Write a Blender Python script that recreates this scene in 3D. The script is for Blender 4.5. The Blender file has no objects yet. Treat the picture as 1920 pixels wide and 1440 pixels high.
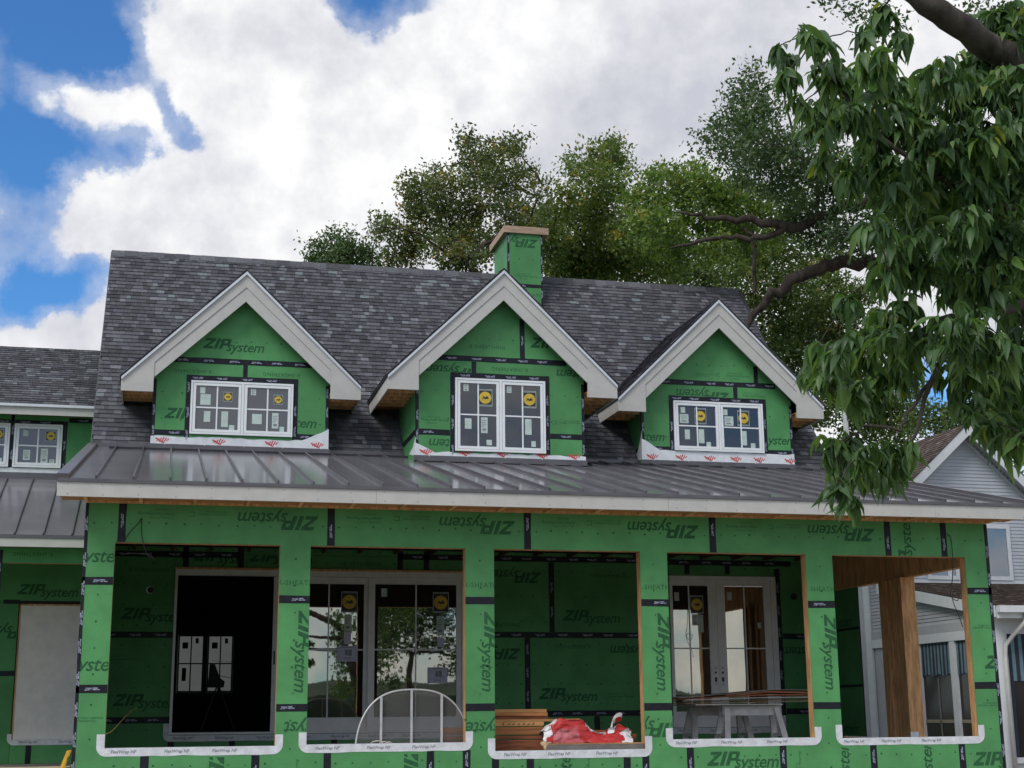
import bpy, bmesh, math, random
import numpy as np
from mathutils import Vector, Matrix

R_ = random.Random(7)
scene = bpy.context.scene
COL = scene.collection

# ------------------------------------------------------------------ camera
YAW, PITCH, ROLL = -0.23651, 0.22453, -0.00911
cyw, syw, cp, sp = math.cos(YAW), math.sin(YAW), math.cos(PITCH), math.sin(PITCH)
fwd = Vector((-syw * cp, cyw * cp, sp)); rgt = Vector((cyw, syw, 0)); upv = rgt.cross(fwd)
r2 = rgt * math.cos(ROLL) + upv * math.sin(ROLL); u2 = -rgt * math.sin(ROLL) + upv * math.cos(ROLL)
cam_data = bpy.data.cameras.new('camera')
cam = bpy.data.objects.new('camera', cam_data); COL.objects.link(cam)
m = Matrix((r2, u2, -fwd)).transposed().to_4x4(); m.translation = Vector((0.51884, -17.31052, 1.6))
cam.matrix_world = m
cam_data.sensor_width = 36.0; cam_data.lens = 50.785; cam_data.clip_start = 0.1; cam_data.clip_end = 3000
scene.camera = cam

# ------------------------------------------------------------------ light
SUN_EL, SUN_AZ = math.radians(46), math.radians(232)     # azimuth clockwise from +Y, seen from above
scene.view_settings.view_transform = 'Standard'
scene.view_settings.look = 'None'
scene.view_settings.exposure = 0.42
scene.view_settings.gamma = 1.0
scene.view_settings.use_curve_mapping = False
sd = bpy.data.lights.new('sun', 'SUN'); sd.energy = 1.5; sd.angle = math.radians(25); sd.color = (1, .96, .9)
so = bpy.data.objects.new('sun', sd); COL.objects.link(so)
sdir = Vector((math.sin(SUN_AZ) * math.cos(SUN_EL), math.cos(SUN_AZ) * math.cos(SUN_EL), math.sin(SUN_EL)))
so.rotation_euler = (-sdir).to_track_quat('-Z', 'Y').to_euler(); so.location = (0, 0, 30)

# ------------------------------------------------------------------ node helpers
def N(t, kind, **kw):
    n = t.nodes.new(kind)
    for k, v in kw.items():
        if k.startswith('i_'):
            n.inputs[int(k[2:])].default_value = v
        else:
            setattr(n, k, v)
    return n
def math_(t, op, a, b=None, c=None, clamp=False):
    n = t.nodes.new('ShaderNodeMath'); n.operation = op; n.use_clamp = clamp
    for i, v in enumerate((a, b, c)):
        if v is None: continue
        if isinstance(v, (int, float)): n.inputs[i].default_value = v
        else: t.links.new(v, n.inputs[i])
    return n.outputs[0]
def smooth(t, v, a, b):
    n = t.nodes.new('ShaderNodeMapRange'); n.interpolation_type = 'SMOOTHSTEP'
    t.links.new(v, n.inputs[0]); n.inputs[1].default_value = a; n.inputs[2].default_value = b
    return n.outputs[0]
def noise(t, vec, scale, detail=4, rough=.55, dist=0.0):
    n = t.nodes.new('ShaderNodeTexNoise'); n.inputs['Scale'].default_value = scale
    n.inputs['Detail'].default_value = detail; n.inputs['Roughness'].default_value = rough
    n.inputs['Distortion'].default_value = dist
    if vec is not None: t.links.new(vec, n.inputs['Vector'])
    return n
def mixc(t, f, a, b, mode='MIX'):
    n = t.nodes.new('ShaderNodeMix'); n.data_type = 'RGBA'; n.blend_type = mode
    if isinstance(f, (int, float)): n.inputs[0].default_value = f
    else: t.links.new(f, n.inputs[0])
    for i, v in ((6, a), (7, b)):
        if isinstance(v, tuple): n.inputs[i].default_value = (*v, 1)
        else: t.links.new(v, n.inputs[i])
    return n.outputs[2]

# ------------------------------------------------------------------ sky
# cloud banks and gaps: direction, angular size, weight
SKYB = [(-0.0974, 0.8984, 0.4282, 0.05538020525752645, -1.2), (-0.0683, 0.8964, 0.4379, 0.04799617788985626, -1.1), (-0.108, 0.9332, 0.3427, 0.029536109470680773, -0.9), (-0.1028, 0.9522, 0.2875, 0.020306075261093032, -1.0), (0.1166, 0.8851, 0.4505, 0.031382116312598324, -1.2), (0.0982, 0.8822, 0.4606, 0.02584409578684568, -0.8), (0.1435, 0.8743, 0.4636, 0.022152082103010583, -0.6), (-0.0002, 0.9235, 0.3835, 0.014768054735340387, -0.75), (-0.0127, 0.9191, 0.3938, 0.010337638314738272, -0.5), (-0.0319, 0.9312, 0.3631, 0.018460068419175486, -0.6), (-0.0696, 0.9554, 0.287, 0.022152082103010583, -0.85), (-0.1023, 0.9238, 0.3689, 0.022152082103010583, -0.9), (0.1032, 0.9139, 0.3927, 0.009599235577971252, -0.45), (-0.0575, 0.9096, 0.4116, 0.022152082103010583, -0.5), (0.1716, 0.8698, 0.4626, 0.016614061577257935, -0.35), (0.4904, 0.8472, 0.2045, 0.022152082103010583, -1.3), (-0.0463, 0.9532, 0.2989, 0.014768054735340387, -0.5), (-0.0053, 0.9237, 0.3831, 0.014768054735340387, -0.5), (-0.0318, 0.9325, 0.3598, 0.020306075261093032, -0.8), (-0.0623, 0.9307, 0.3603, 0.020306075261093032, -0.9), (-0.0854, 0.931, 0.3548, 0.022152082103010583, -1), (0.0174, 0.9249, 0.3799, 0.016614061577257935, -0.5), (-0.0165, 0.9151, 0.403, 0.01292204789342284, -0.6), (-0.0394, 0.9054, 0.4227, 0.016614061577257935, -0.5), (-0.0939, 0.9445, 0.3148, 0.014768054735340387, -0.3), (-0.063, 0.9547, 0.2908, 0.022152082103010583, -0.9), (-0.0827, 0.9567, 0.2792, 0.018460068419175486, -0.8), (-0.1023, 0.9562, 0.2742, 0.018460068419175486, -0.8), (-0.0567, 0.9185, 0.3913, 0.02584409578684568, 0.75), (-0.0797, 0.9205, 0.3825, 0.018460068419175486, 0.55), (-0.0079, 0.8989, 0.4381, 0.03322812315451587, 0.5), (0.0348, 0.9099, 0.4133, 0.05538020525752645, 0.6), (0.0714, 0.8933, 0.4438, 0.040612150522186065, 0.5), (-0.0305, 0.9434, 0.3302, 0.05907221894136155, 0.7), (-0.0705, 0.948, 0.3103, 0.02584409578684568, 0.45), (-0.0785, 0.9626, 0.2592, 0.040612150522186065, 0.9), (0.0631, 0.9348, 0.3495, 0.09230034209587742, 0.7), (0.1767, 0.8953, 0.409, 0.08122430104437213, 0.7), (0.2825, 0.8715, 0.4009, 0.1107604105150529, 0.8), (0.3625, 0.828, 0.4278, 0.1107604105150529, 0.7), (0.4718, 0.8333, 0.2879, 0.1107604105150529, 0.5), (0.1451, 0.8829, 0.4467, 0.018460068419175486, 0.4), (0.1837, 0.8754, 0.4472, 0.022152082103010583, 0.4)]
SKYL = [(0.3328, 0.8517, 0.4048, 0.09599235577971252, -0.2), (0.3928, 0.809, 0.4373, 0.09599235577971252, -0.12), (0.4884, 0.8311, 0.2661, 0.09599235577971252, -0.08), (0.0637, 0.9385, 0.3394, 0.07384027367670194, 0.22), (0.2135, 0.8945, 0.3927, 0.07384027367670194, 0.25), (0.1807, 0.9155, 0.3594, 0.05907221894136155, 0.2), (0.0352, 0.9128, 0.407, 0.040612150522186065, -0.15), (0.1037, 0.9173, 0.3845, 0.03322812315451587, -0.25), (0.0128, 0.9303, 0.3665, 0.02584409578684568, -0.25), (0.0858, 0.8947, 0.4384, 0.044304164206021165, -0.12), (0.2433, 0.8626, 0.4435, 0.05168819157369136, 0.22), (-0.0474, 0.9443, 0.3256, 0.044304164206021165, 0.15), (-0.0298, 0.9491, 0.3135, 0.022152082103010583, -0.12), (-0.0784, 0.9635, 0.2558, 0.03322812315451587, 0.1), (-0.0044, 0.9576, 0.288, 0.02584409578684568, 0.15), (0.2868, 0.8887, 0.3578, 0.044304164206021165, -0.12)]

SKY_STRENGTH = 0.11
world = bpy.data.worlds.new('World'); scene.world = world; world.use_nodes = True
t = world.node_tree; t.nodes.clear()
out = N(t, 'ShaderNodeOutputWorld'); bg = N(t, 'ShaderNodeBackground')
sky = N(t, 'ShaderNodeTexSky', sky_type='NISHITA'); sky.sun_disc = False
sky.sun_elevation = SUN_EL; sky.sun_rotation = SUN_AZ; sky.altitude = 200; sky.ozone_density = 2.2
sky.air_density = 1.0; sky.dust_density = 0.6
tc = N(t, 'ShaderNodeTexCoord'); dirv = tc.outputs['Generated']
w1 = noise(t, dirv, 9.0, 8, .62)
warp = N(t, 'ShaderNodeVectorMath', operation='MULTIPLY_ADD')
sub = N(t, 'ShaderNodeVectorMath', operation='SUBTRACT'); t.links.new(w1.outputs['Color'], sub.inputs[0]); sub.inputs[1].default_value = (.5, .5, .5)
t.links.new(sub.outputs[0], warp.inputs[0]); warp.inputs[1].default_value = (.085, .085, .085); t.links.new(dirv, warp.inputs[2])
nrm = N(t, 'ShaderNodeVectorMath', operation='NORMALIZE'); t.links.new(warp.outputs[0], nrm.inputs[0])
def blobsum(blobs, base):
    acc = base
    for x, y, z, r, w in blobs:
        d = N(t, 'ShaderNodeVectorMath', operation='DOT_PRODUCT'); t.links.new(nrm.outputs[0], d.inputs[0])
        v = Vector((x, y, z)).normalized(); d.inputs[1].default_value = v
        k = 2.0 / (r * r)
        e = math_(t, 'EXPONENT', math_(t, 'MULTIPLY_ADD', d.outputs['Value'], k, -k))
        acc = math_(t, 'MULTIPLY_ADD', e, w, acc)
    return acc
f1 = noise(t, dirv, 6.5, 10, .6)
f2 = noise(t, dirv, 2.0, 4, .5)
f3 = noise(t, dirv, 26.0, 6, .6)
dens = blobsum(SKYB, 0.26)
dens = math_(t, 'ADD', dens, math_(t, 'MULTIPLY_ADD', f1.outputs[0], 1.7, -.85))
dens = math_(t, 'ADD', dens, math_(t, 'MULTIPLY_ADD', f2.outputs[0], .7, -.32))
dens = math_(t, 'ADD', dens, math_(t, 'MULTIPLY_ADD', f3.outputs[0], .34, -.17))
alpha = math_(t, 'MAXIMUM', smooth(t, dens, -.20, .50), math_(t, 'MULTIPLY', smooth(t, math_(t, 'ADD', dens, math_(t, 'MULTIPLY_ADD', f3.outputs[0], .9, -.45)), -.85, .25), .38))
# billows: the lumps of the cloud facing the light (up and to the left) are brighter than their far sides
offs = N(t, 'ShaderNodeVectorMath', operation='ADD'); t.links.new(dirv, offs.inputs[0]); offs.inputs[1].default_value = (-.022, 0, .03)
f1b = noise(t, offs.outputs[0], 6.5, 10, .6)
emb = math_(t, 'SUBTRACT', f1.outputs[0], f1b.outputs[0])
sh1 = noise(t, dirv, 3.4, 6, .55)
lit = math_(t, 'ADD', math_(t, 'MULTIPLY_ADD', sh1.outputs[0], 1.7, -.85), math_(t, 'MULTIPLY', emb, 2.4))
lit = math_(t, 'ADD', lit, math_(t, 'MULTIPLY_ADD', f3.outputs[0], .5, -.25))
lit = math_(t, 'ADD', lit, blobsum(SKYL, .60))
lit = math_(t, 'MAXIMUM', math_(t, 'MINIMUM', lit, 1.0), 0.0)
ramp = N(t, 'ShaderNodeValToRGB'); t.links.new(lit, ramp.inputs[0])
ramp.color_ramp.elements[0].color = (.44, .45, .505, 1); ramp.color_ramp.elements[0].position = 0
ramp.color_ramp.elements[1].color = (.76, .76, .76, 1); ramp.color_ramp.elements[1].position = 1
e = ramp.color_ramp.elements.new(.5); e.color = (.58, .585, .62, 1)
cl = N(t, 'ShaderNodeVectorMath', operation='SCALE'); t.links.new(ramp.outputs[0], cl.inputs[0]); cl.inputs[3].default_value = 1.0 / SKY_STRENGTH
skyt = mixc(t, 1.0, sky.outputs[0], (.38, .75, 1.08), 'MULTIPLY')
full = mixc(t, alpha, skyt, cl.outputs[0])
t.links.new(full, bg.inputs[0]); bg.inputs[1].default_value = SKY_STRENGTH
t.links.new(bg.outputs[0], out.inputs[0])

# ------------------------------------------------------------------ materials
MATS = {}
def mat(name, col, rough=.6, var=.12, vscale=6.0, bump=0.0, bscale=40.0, spec=.5, metal=0.0, attr=None, rand=0.0, stretch=None, fine=None, dirt=0.0, streak=0.0):
    """principled with noise colour variation, optional bump; attr = float attribute that scales the colour"""
    if name in MATS: return MATS[name]
    ma = bpy.data.materials.new(name); ma.use_nodes = True; t = ma.node_tree; b = t.nodes['Principled BSDF']
    tc = N(t, 'ShaderNodeTexCoord'); vec = tc.outputs['Object']
    if stretch:
        mp = N(t, 'ShaderNodeMapping'); mp.inputs['Scale'].default_value = stretch; t.links.new(vec, mp.inputs[0]); vec = mp.outputs[0]
    n1 = noise(t, vec, vscale, 5, .6)
    lo = tuple(c * (1 - var) for c in col); hi = tuple(min(1, c * (1 + var)) for c in col)
    c = mixc(t, smooth(t, n1.outputs[0], .3, .7), lo, hi)
    if fine:
        n3 = noise(t, vec, fine[0], 3, .7)
        c = mixc(t, math_(t, 'MULTIPLY', smooth(t, n3.outputs[0], .5, .72), fine[1]), c, tuple(k * .45 for k in col))
    if dirt:
        n4 = noise(t, vec, 1.3, 6, .65)
        c = mixc(t, math_(t, 'MULTIPLY', smooth(t, n4.outputs[0], .52, .75), dirt), c, tuple(.6 * k + .012 for k in col))
    if streak:
        mp2 = N(t, 'ShaderNodeMapping'); mp2.inputs['Scale'].default_value = (5, 5, .35); t.links.new(tc.outputs['Object'], mp2.inputs[0])
        n5 = noise(t, mp2.outputs[0], 1.6, 5, .65)
        c = mixc(t, math_(t, 'MULTIPLY', smooth(t, n5.outputs[0], .5, .8), streak), c, tuple(.75 * k + .05 for k in col))
    if attr:
        a = N(t, 'ShaderNodeAttribute', attribute_name=attr)
        c = mixc(t, 1.0, c, a.outputs['Color'], 'MULTIPLY')
    if rand:
        oi = N(t, 'ShaderNodeObjectInfo')
        v = math_(t, 'MULTIPLY_ADD', oi.outputs['Random'], 2 * rand, 1 - rand)
        cc = N(t, 'ShaderNodeCombineColor'); [t.links.new(v, cc.inputs[i]) for i in range(3)]
        c = mixc(t, 1.0, c, cc.outputs[0], 'MULTIPLY')
    t.links.new(c, b.inputs['Base Color'])
    b.inputs['Roughness'].default_value = rough; b.inputs['Metallic'].default_value = metal
    b.inputs['Specular IOR Level'].default_value = spec
    if bump:
        n2 = noise(t, vec, bscale, 4, .6); bp = N(t, 'ShaderNodeBump'); bp.inputs['Strength'].default_value = bump
        bp.inputs['Distance'].default_value = .01; t.links.new(n2.outputs[0], bp.inputs['Height']); t.links.new(bp.outputs[0], b.inputs['Normal'])
    MATS[name] = ma; return ma

GREEN = mat('green_sheathing', (.085, .288, .101), .62, .12, 2.2, .12, 90, .3, rand=.09, fine=(60, .3), dirt=.42, streak=.45)
INK = mat('green_ink', (.028, .112, .046), .7, .15, 20, spec=.2)
TAPE = mat('black_tape', (.012, .013, .02), .5, .35, 14, .25, 30, .25)
TAPEINK = mat('tape_ink', (.30, .32, .42), .6, .5, 30)
LUMBER = mat('orange_lumber', (.62, .35, .165), .7, .3, 3, .1, 30, .2, stretch=(6, 6, .8), fine=(7, .6), rand=.2)
CEDAR = mat('cedar_plank', (.36, .155, .06), .7, .35, 3, .1, 30, .2, rand=.28, stretch=(.7, 8, 8), fine=(6, .4))
SOFFIT = mat('soffit_wood', (.38, .18, .08), .75, .3, 3, .1, 30, .2, stretch=(1, 6, 6))
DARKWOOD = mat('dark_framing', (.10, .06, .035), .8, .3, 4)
TRIM = mat('primed_trim', (.50, .49, .465), .65, .05, 5, .06, 60, .3, fine=(45, .10))
DRIP = mat('pale_drip_edge', (.62, .65, .70), .4, .05, 6, spec=.5)
METAL = mat('grey_metal_roof', (.160, .154, .170), .15, .12, 1.2, .02, 1.6, .5, rand=.07)
SEAM = mat('grey_metal_seam', (.10, .094, .108), .3, .15, 3)
SHING = mat('asphalt_shingle', (.112, .113, .126), .9, .18, 25, .5, 160, .2, attr='tint')
SHINGB = mat('brown_shingle', (.145, .11, .095), .9, .3, 30, .5, 160, .2, attr='tint')
FELT = mat('dark_felt', (.04, .04, .045), .9)
WHITE = mat('white_vinyl', (.80, .82, .84), .38, .04, 6)
GREYDOOR = mat('grey_door_paint', (.78, .77, .76), .5, .06, 6)
WRAP = mat('white_membrane', (.72, .74, .77), .5, .08, 9, .5, 16, .4)
FLASH = mat('white_flashing', (.66, .68, .71), .55, .12, 9, .9, 13, .3, dirt=.35)
REDINK = mat('red_ink', (.55, .06, .06), .6, .15, 12)
GREYINK = mat('grey_ink', (.22, .23, .26), .6, .2, 12)
BLACKINK = mat('black_ink', (.03, .03, .035), .6, .2, 12)
PAPER = mat('pale_label', (.50, .60, .56), .6, .1, 9, fine=(50, .15))
PAPERW = mat('lavender_sheet', (.55, .53, .68), .6, .06, 9)
YEL = mat('yellow_sticker', (.62, .43, .04), .5, .08, 8)
BOARDW = mat('cream_board', (.80, .76, .72), .75, .06, 5, .06, 60, .25, fine=(12, .06))
BLACKRUB = mat('black_cable', (.015, .015, .016), .5)
YELCAB = mat('yellow_cable', (.55, .45, .14), .5)
LADDER = mat('yellow_ladder', (.72, .36, .015), .45, .1, 8)
ALU = mat('aluminium', (.52, .52, .52), .42, .1, 8, metal=.35)
SAWP = mat('worn_grey_paint', (.62, .60, .58), .75, .2, 7, .2, 40, .2, fine=(14, .4))
SIDING = mat('pale_blue_siding', (.50, .525, .58), .6, .05, 3)
SIDINGG = mat('grey_siding', (.47, .47, .50), .6, .06, 3)
NTRIM = mat('white_trim', (.70, .72, .75), .5, .05, 5)
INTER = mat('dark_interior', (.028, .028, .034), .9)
CONC = mat('concrete', (.22, .20, .18), .85, .15, 2, .2, 30)
BARK = mat('brown_bark', (.055, .044, .037), .9, .4, 9, .9, 22, .15, stretch=(1, 1, .35))
BARKG = mat('grey_bark', (.075, .064, .056), .9, .4, 9, .9, 26, .15, stretch=(1, 1, .5))
GARAGE = mat('white_garage', (.16, .165, .16), .6, .06, 2)

def glass(name, base, refl, rough=.015, wave=.0, wscale=(3, 3, .6), tint=(1, 1, 1)):
    ma = bpy.data.materials.new(name); ma.use_nodes = True; t = ma.node_tree; t.nodes.clear()
    o = N(t, 'ShaderNodeOutputMaterial'); d = N(t, 'ShaderNodeBsdfDiffuse'); d.inputs[0].default_value = (*base, 1)
    g = N(t, 'ShaderNodeBsdfGlossy'); g.inputs['Roughness'].default_value = rough; g.inputs[0].default_value = (*tint, 1)
    fr = N(t, 'ShaderNodeFresnel'); fr.inputs[0].default_value = 1.5
    fac = math_(t, 'MULTIPLY_ADD', fr.outputs[0], 1.0, refl, clamp=True)
    mx = N(t, 'ShaderNodeMixShader'); t.links.new(fac, mx.inputs[0]); t.links.new(d.outputs[0], mx.inputs[1]); t.links.new(g.outputs[0], mx.inputs[2])
    t.links.new(mx.outputs[0], o.inputs[0])
    if wave:
        tc = N(t, 'ShaderNodeTexCoord'); mp = N(t, 'ShaderNodeMapping'); mp.inputs['Scale'].default_value = wscale
        t.links.new(tc.outputs['Object'], mp.inputs[0]); n = noise(t, mp.outputs[0], 2.0, 2, .5)
        bp = N(t, 'ShaderNodeBump'); bp.inputs['Strength'].default_value = wave; bp.inputs['Distance'].default_value = .02
        t.links.new(n.outputs[0], bp.inputs['Height']); t.links.new(bp.outputs[0], g.inputs['Normal'])
    MATS[name] = ma; return ma
PANE = glass('window_glass', (.008, .013, .022), .05, wave=.01)
PANES = glass('screened_glass', (.062, .068, .085), .04, .12)
DOORG = glass('door_glass', (.016, .02, .024), .36, .012, .012, tint=(1, .95, .80))  # low-E tint warmed further, standing in for warm clouds mirrored in the glass

def leafmat(name, stops, trans=.35, rough=.5):
    ma = bpy.data.materials.new(name); ma.use_nodes = True; t = ma.node_tree; b = t.nodes['Principled BSDF']; o = t.nodes['Material Output']
    a = N(t, 'ShaderNodeAttribute', attribute_name='tint')
    rp = N(t, 'ShaderNodeValToRGB'); t.links.new(a.outputs['Fac'], rp.inputs[0])
    els = rp.color_ramp.elements
    els[0].position = stops[0][0]; els[0].color = (*stops[0][1], 1); els[1].position = stops[-1][0]; els[1].color = (*stops[-1][1], 1)
    for p, c in stops[1:-1]:
        e = els.new(p); e.color = (*c, 1)
    t.links.new(rp.outputs[0], b.inputs['Base Color']); b.inputs['Roughness'].default_value = rough; b.inputs['Specular IOR Level'].default_value = .35
    tr = N(t, 'ShaderNodeBsdfTranslucent')
    t.links.new(mixc(t, 1.0, rp.outputs[0], (1.25, 1.35, .6), 'MULTIPLY'), tr.inputs[0])
    mx = N(t, 'ShaderNodeMixShader'); mx.inputs[0].default_value = trans
    t.links.new(b.outputs[0], mx.inputs[1]); t.links.new(tr.outputs[0], mx.inputs[2]); t.links.new(mx.outputs[0], o.inputs[0])
    MATS[name] = ma; return ma
LEAF_NEAR = leafmat('near_leaf', [(0, (.045, .092, .04)), (.5, (.088, .17, .06)), (.85, (.15, .25, .07)), (1, (.26, .30, .05))], .4, .40)
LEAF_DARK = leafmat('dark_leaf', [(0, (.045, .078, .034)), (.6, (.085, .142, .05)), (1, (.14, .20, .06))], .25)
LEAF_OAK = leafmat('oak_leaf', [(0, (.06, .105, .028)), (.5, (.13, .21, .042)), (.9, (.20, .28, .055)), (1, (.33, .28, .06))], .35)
LEAF_MAPLE = leafmat('maple_leaf', [(0, (.05, .08, .034)), (.55, (.115, .15, .056)), (.85, (.20, .22, .06)), (1, (.38, .26, .05))], .3)
LEAF_POP = leafmat('poplar_leaf', [(0, (.055, .085, .03)), (.5, (.125, .185, .048)), (.85, (.20, .245, .055)), (1, (.40, .29, .05))], .35)

# ------------------------------------------------------------------ mesh helpers
class MB:
    def __init__(s): s.v = []; s.f = []; s.mi = []; s.tint = []; s.cur = 0; s.tv = None
    def face(s, pts):
        i = len(s.v); s.v.extend(tuple(p) for p in pts); s.f.append(tuple(range(i, i + len(pts)))); s.mi.append(s.cur); s.tint.append(s.tv)
    def grid(s, verts, faces):
        i = len(s.v); s.v.extend(tuple(p) for p in verts)
        for f in faces: s.f.append(tuple(i + k for k in f)); s.mi.append(s.cur); s.tint.append(s.tv)
    def box(s, x0, x1, y0, y1, z0, z1, M=None):
        vs = [(x, y, z) for x in (x0, x1) for y in (y0, y1) for z in (z0, z1)]
        if M is not None: vs = [tuple(M @ Vector(v)) for v in vs]
        s.grid(vs, [(0, 1, 3, 2), (4, 6, 7, 5), (0, 4, 5, 1), (2, 3, 7, 6), (0, 2, 6, 4), (1, 5, 7, 3)])
        return s
    def prism(s, pts2, y0, y1):
        """polygon in x,z extruded along y; front faces -y"""
        n = len(pts2); vs = [(x, y0, z) for x, z in pts2] + [(x, y1, z) for x, z in pts2]
        fs = [tuple(range(n)), tuple(range(2 * n - 1, n - 1, -1))] + [(i, i + n, (i + 1) % n + n, (i + 1) % n) for i in range(n)]
        s.grid(vs, fs); return s
    def extr(s, pts3, off):
        n = len(pts3); o = Vector(off); vs = [Vector(p) for p in pts3] + [Vector(p) + o for p in pts3]
        fs = [tuple(range(n)), tuple(range(2 * n - 1, n - 1, -1))] + [(i, i + n, (i + 1) % n + n, (i + 1) % n) for i in range(n)]
        s.grid(vs, fs); return s
    def tube(s, path, sides=8, caps=True):
        """path: (x,y,z,r)"""
        P = [Vector(p[:3]) for p in path]; n = len(P); vs = []; ref = Vector((.3, .2, .93))
        for i, p in enumerate(P):
            d = (P[min(i + 1, n - 1)] - P[max(i - 1, 0)]).normalized()
            a = d.cross(ref)
            if a.length < .1: a = d.cross(Vector((1, 0, 0)))
            a.normalize(); b = d.cross(a)
            for k in range(sides):
                th = 2 * math.pi * k / sides; vs.append(p + (a * math.cos(th) + b * math.sin(th)) * path[i][3])
        fs = [(i * sides + k, i * sides + (k + 1) % sides, (i + 1) * sides + (k + 1) % sides, (i + 1) * sides + k) for i in range(n - 1) for k in range(sides)]
        if caps: fs += [tuple(range(sides - 1, -1, -1)), tuple(range((n - 1) * sides, n * sides))]
        s.grid(vs, fs); return s
    def mesh(s, name, smoothf=False):
        me = bpy.data.meshes.new(name); me.from_pydata(s.v, [], s.f)
        bm = bmesh.new(); bm.from_mesh(me); bmesh.ops.recalc_face_normals(bm, faces=bm.faces) if not getattr(s, 'open', False) else None
        bm.to_mesh(me); bm.free()
        me.polygons.foreach_set('material_index', s.mi)
        if any(q is not None for q in s.tint):
            at = me.attributes.new('tint', 'FLOAT_COLOR', 'FACE')
            at.data.foreach_set('color', np.array([[*(q if isinstance(q, tuple) else (q or 1,) * 3), 1] for q in s.tint], 'f').ravel())
        if smoothf: me.polygons.foreach_set('use_smooth', [True] * len(me.polygons))
        return me

def wm(o):
    return (wm(o.parent) @ o.matrix_parent_inverse if o.parent else Matrix()) @ o.matrix_basis
def link(o, parent=None):
    COL.objects.link(o)
    if parent is not None:
        o.parent = parent; o.matrix_parent_inverse = wm(parent).inverted()
    return o
def obj(name, mb, mats, parent=None, smoothf=False, kind=None, label=None):
    me = mb if isinstance(mb, bpy.types.Mesh) else mb.mesh(name, smoothf)
    if mats is not None and not me.materials:
        for q in (mats if isinstance(mats, (list, tuple)) else [mats]): me.materials.append(q)
    o = bpy.data.objects.new(name, me); link(o, parent)
    if kind: o['kind'] = kind
    if label: o['label'] = label
    return o
def empty(name, loc=(0, 0, 0), parent=None):
    o = bpy.data.objects.new(name, None); o.location = loc; o.empty_display_size = .2
    return link(o, parent)
def thing(name, label, cat, loc=(0, 0, 0), group=None):
    o = empty(name, loc); tag(o, label, cat, group); return o
def tag(o, label, cat, group=None, kind=None):
    o['label'] = label; o['category'] = cat
    if group: o['group'] = group
    if kind: o['kind'] = kind
    return o
def bx(name, x0, x1, y0, y1, z0, z1, m_, parent, **k):
    return obj(name, MB().box(x0, x1, y0, y1, z0, z1), m_, parent, **k)

# ---- lettering
def textmesh(body, size, shear=0.0, offset=0.0, spacing=1.0):
    cu = bpy.data.curves.new('lettering', 'FONT'); cu.body = body; cu.size = size; cu.shear = shear; cu.offset = offset
    cu.space_character = spacing; cu.resolution_u = 2; cu.align_x = 'LEFT'
    ob = bpy.data.objects.new('lettering', cu); COL.objects.link(ob)
    dg = bpy.context.evaluated_depsgraph_get(); me = bpy.data.meshes.new_from_object(ob.evaluated_get(dg))
    bpy.data.objects.remove(ob); bpy.data.curves.remove(cu)
    return me                                  # flat in x,y
SL = .36
def zip_polys(stripes=True):
    """slanted block letters, height 1, origin bottom-left, flat x,y"""
    P = []
    def add(pts): P.append([(x + SL * y, y) for x, y in pts])
    add([(0, .76), (.86, .76), (.86, 1), (0, 1)])
    add([(.06, .24), (.38, .24), (.86, .76), (.52, .76)])
    add([(0, 0), (.86, 0), (.86, .24), (0, .24)])
    add([(.98, 0), (1.28, 0), (1.28, 1), (.98, 1)])
    add([(1.42, 0), (1.72, 0), (1.72, .34), (1.72, 1), (1.42, 1)])
    add([(1.72, .8), (2.0, .8), (2.0, 1), (1.72, 1)])
    add([(1.72, .34), (2.0, .34), (2.0, .55), (1.72, .55)])
    add([(2.0, .34), (2.16, .34), (2.28, .45), (2.28, .89), (2.18, 1), (2.0, 1)])
    return P
def mesh_xy(polys):
    mb = MB(); mb.open = True
    for p in polys: mb.face([(x, y, 0) for x, y in p])
    return mb.mesh('print')
def join_flat(parts):
    bm = bmesh.new()
    for me, M in parts:
        b2 = bmesh.new(); b2.from_mesh(me); b2.transform(M); tmp = bpy.data.meshes.new('t'); b2.to_mesh(tmp); b2.free(); bm.from_mesh(tmp); bpy.data.meshes.remove(tmp)
    me = bpy.data.meshes.new('print'); bm.to_mesh(me); bm.free(); return me
ZIPM = mesh_xy(zip_polys())
SYS = textmesh('system', 1.0, .28, .012, .95)
sysw = max(v.co.x for v in SYS.vertices)
LOGO = join_flat([(ZIPM, Matrix.Scale(.17, 4)), (SYS, Matrix.Translation((.352, -.030, 0)) @ Matrix.Diagonal((.60 / sysw, .225, 1, 1)))])   # ~0.92 m wide
LOGO_W = max(v.co.x for v in LOGO.vertices)
RSH = textmesh('R-SHEATHING', .085, 0, .0, 1.1)
ADV = join_flat([(textmesh('AdvanTech Flooring', .052, .25), Matrix.Translation((0, .045, 0))), (textmesh('Also available from Huber', .026), Matrix.Translation((.02, .1, 0))), (textmesh('1-800-933-9220', .026), Matrix.Translation((.06, 0, 0)))])
STRU = join_flat([(textmesh('STRUCTURAL 1 EXPOSURE', .028), Matrix.Translation((0, .03, 0))), (textmesh('SHEATHING SPAN 32/16', .024), Matrix.Identity(4)), (mesh_xy([[(.38, .01), (.45, .01), (.45, .016), (.386, .016), (.386, .06), (.45, .06), (.45, .066), (.38, .066)]]), Matrix.Identity(4))])
FLEX = textmesh('FlexWrap NF', .05, .2, .001)
PELLA = textmesh('Pella', .085, .35, .004, .9)
for _m in (LOGO, RSH, ADV, STRU): _m.materials.append(INK)
FLEX.materials.append(GREYINK); PELLA.materials.append(BLACKINK)

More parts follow.
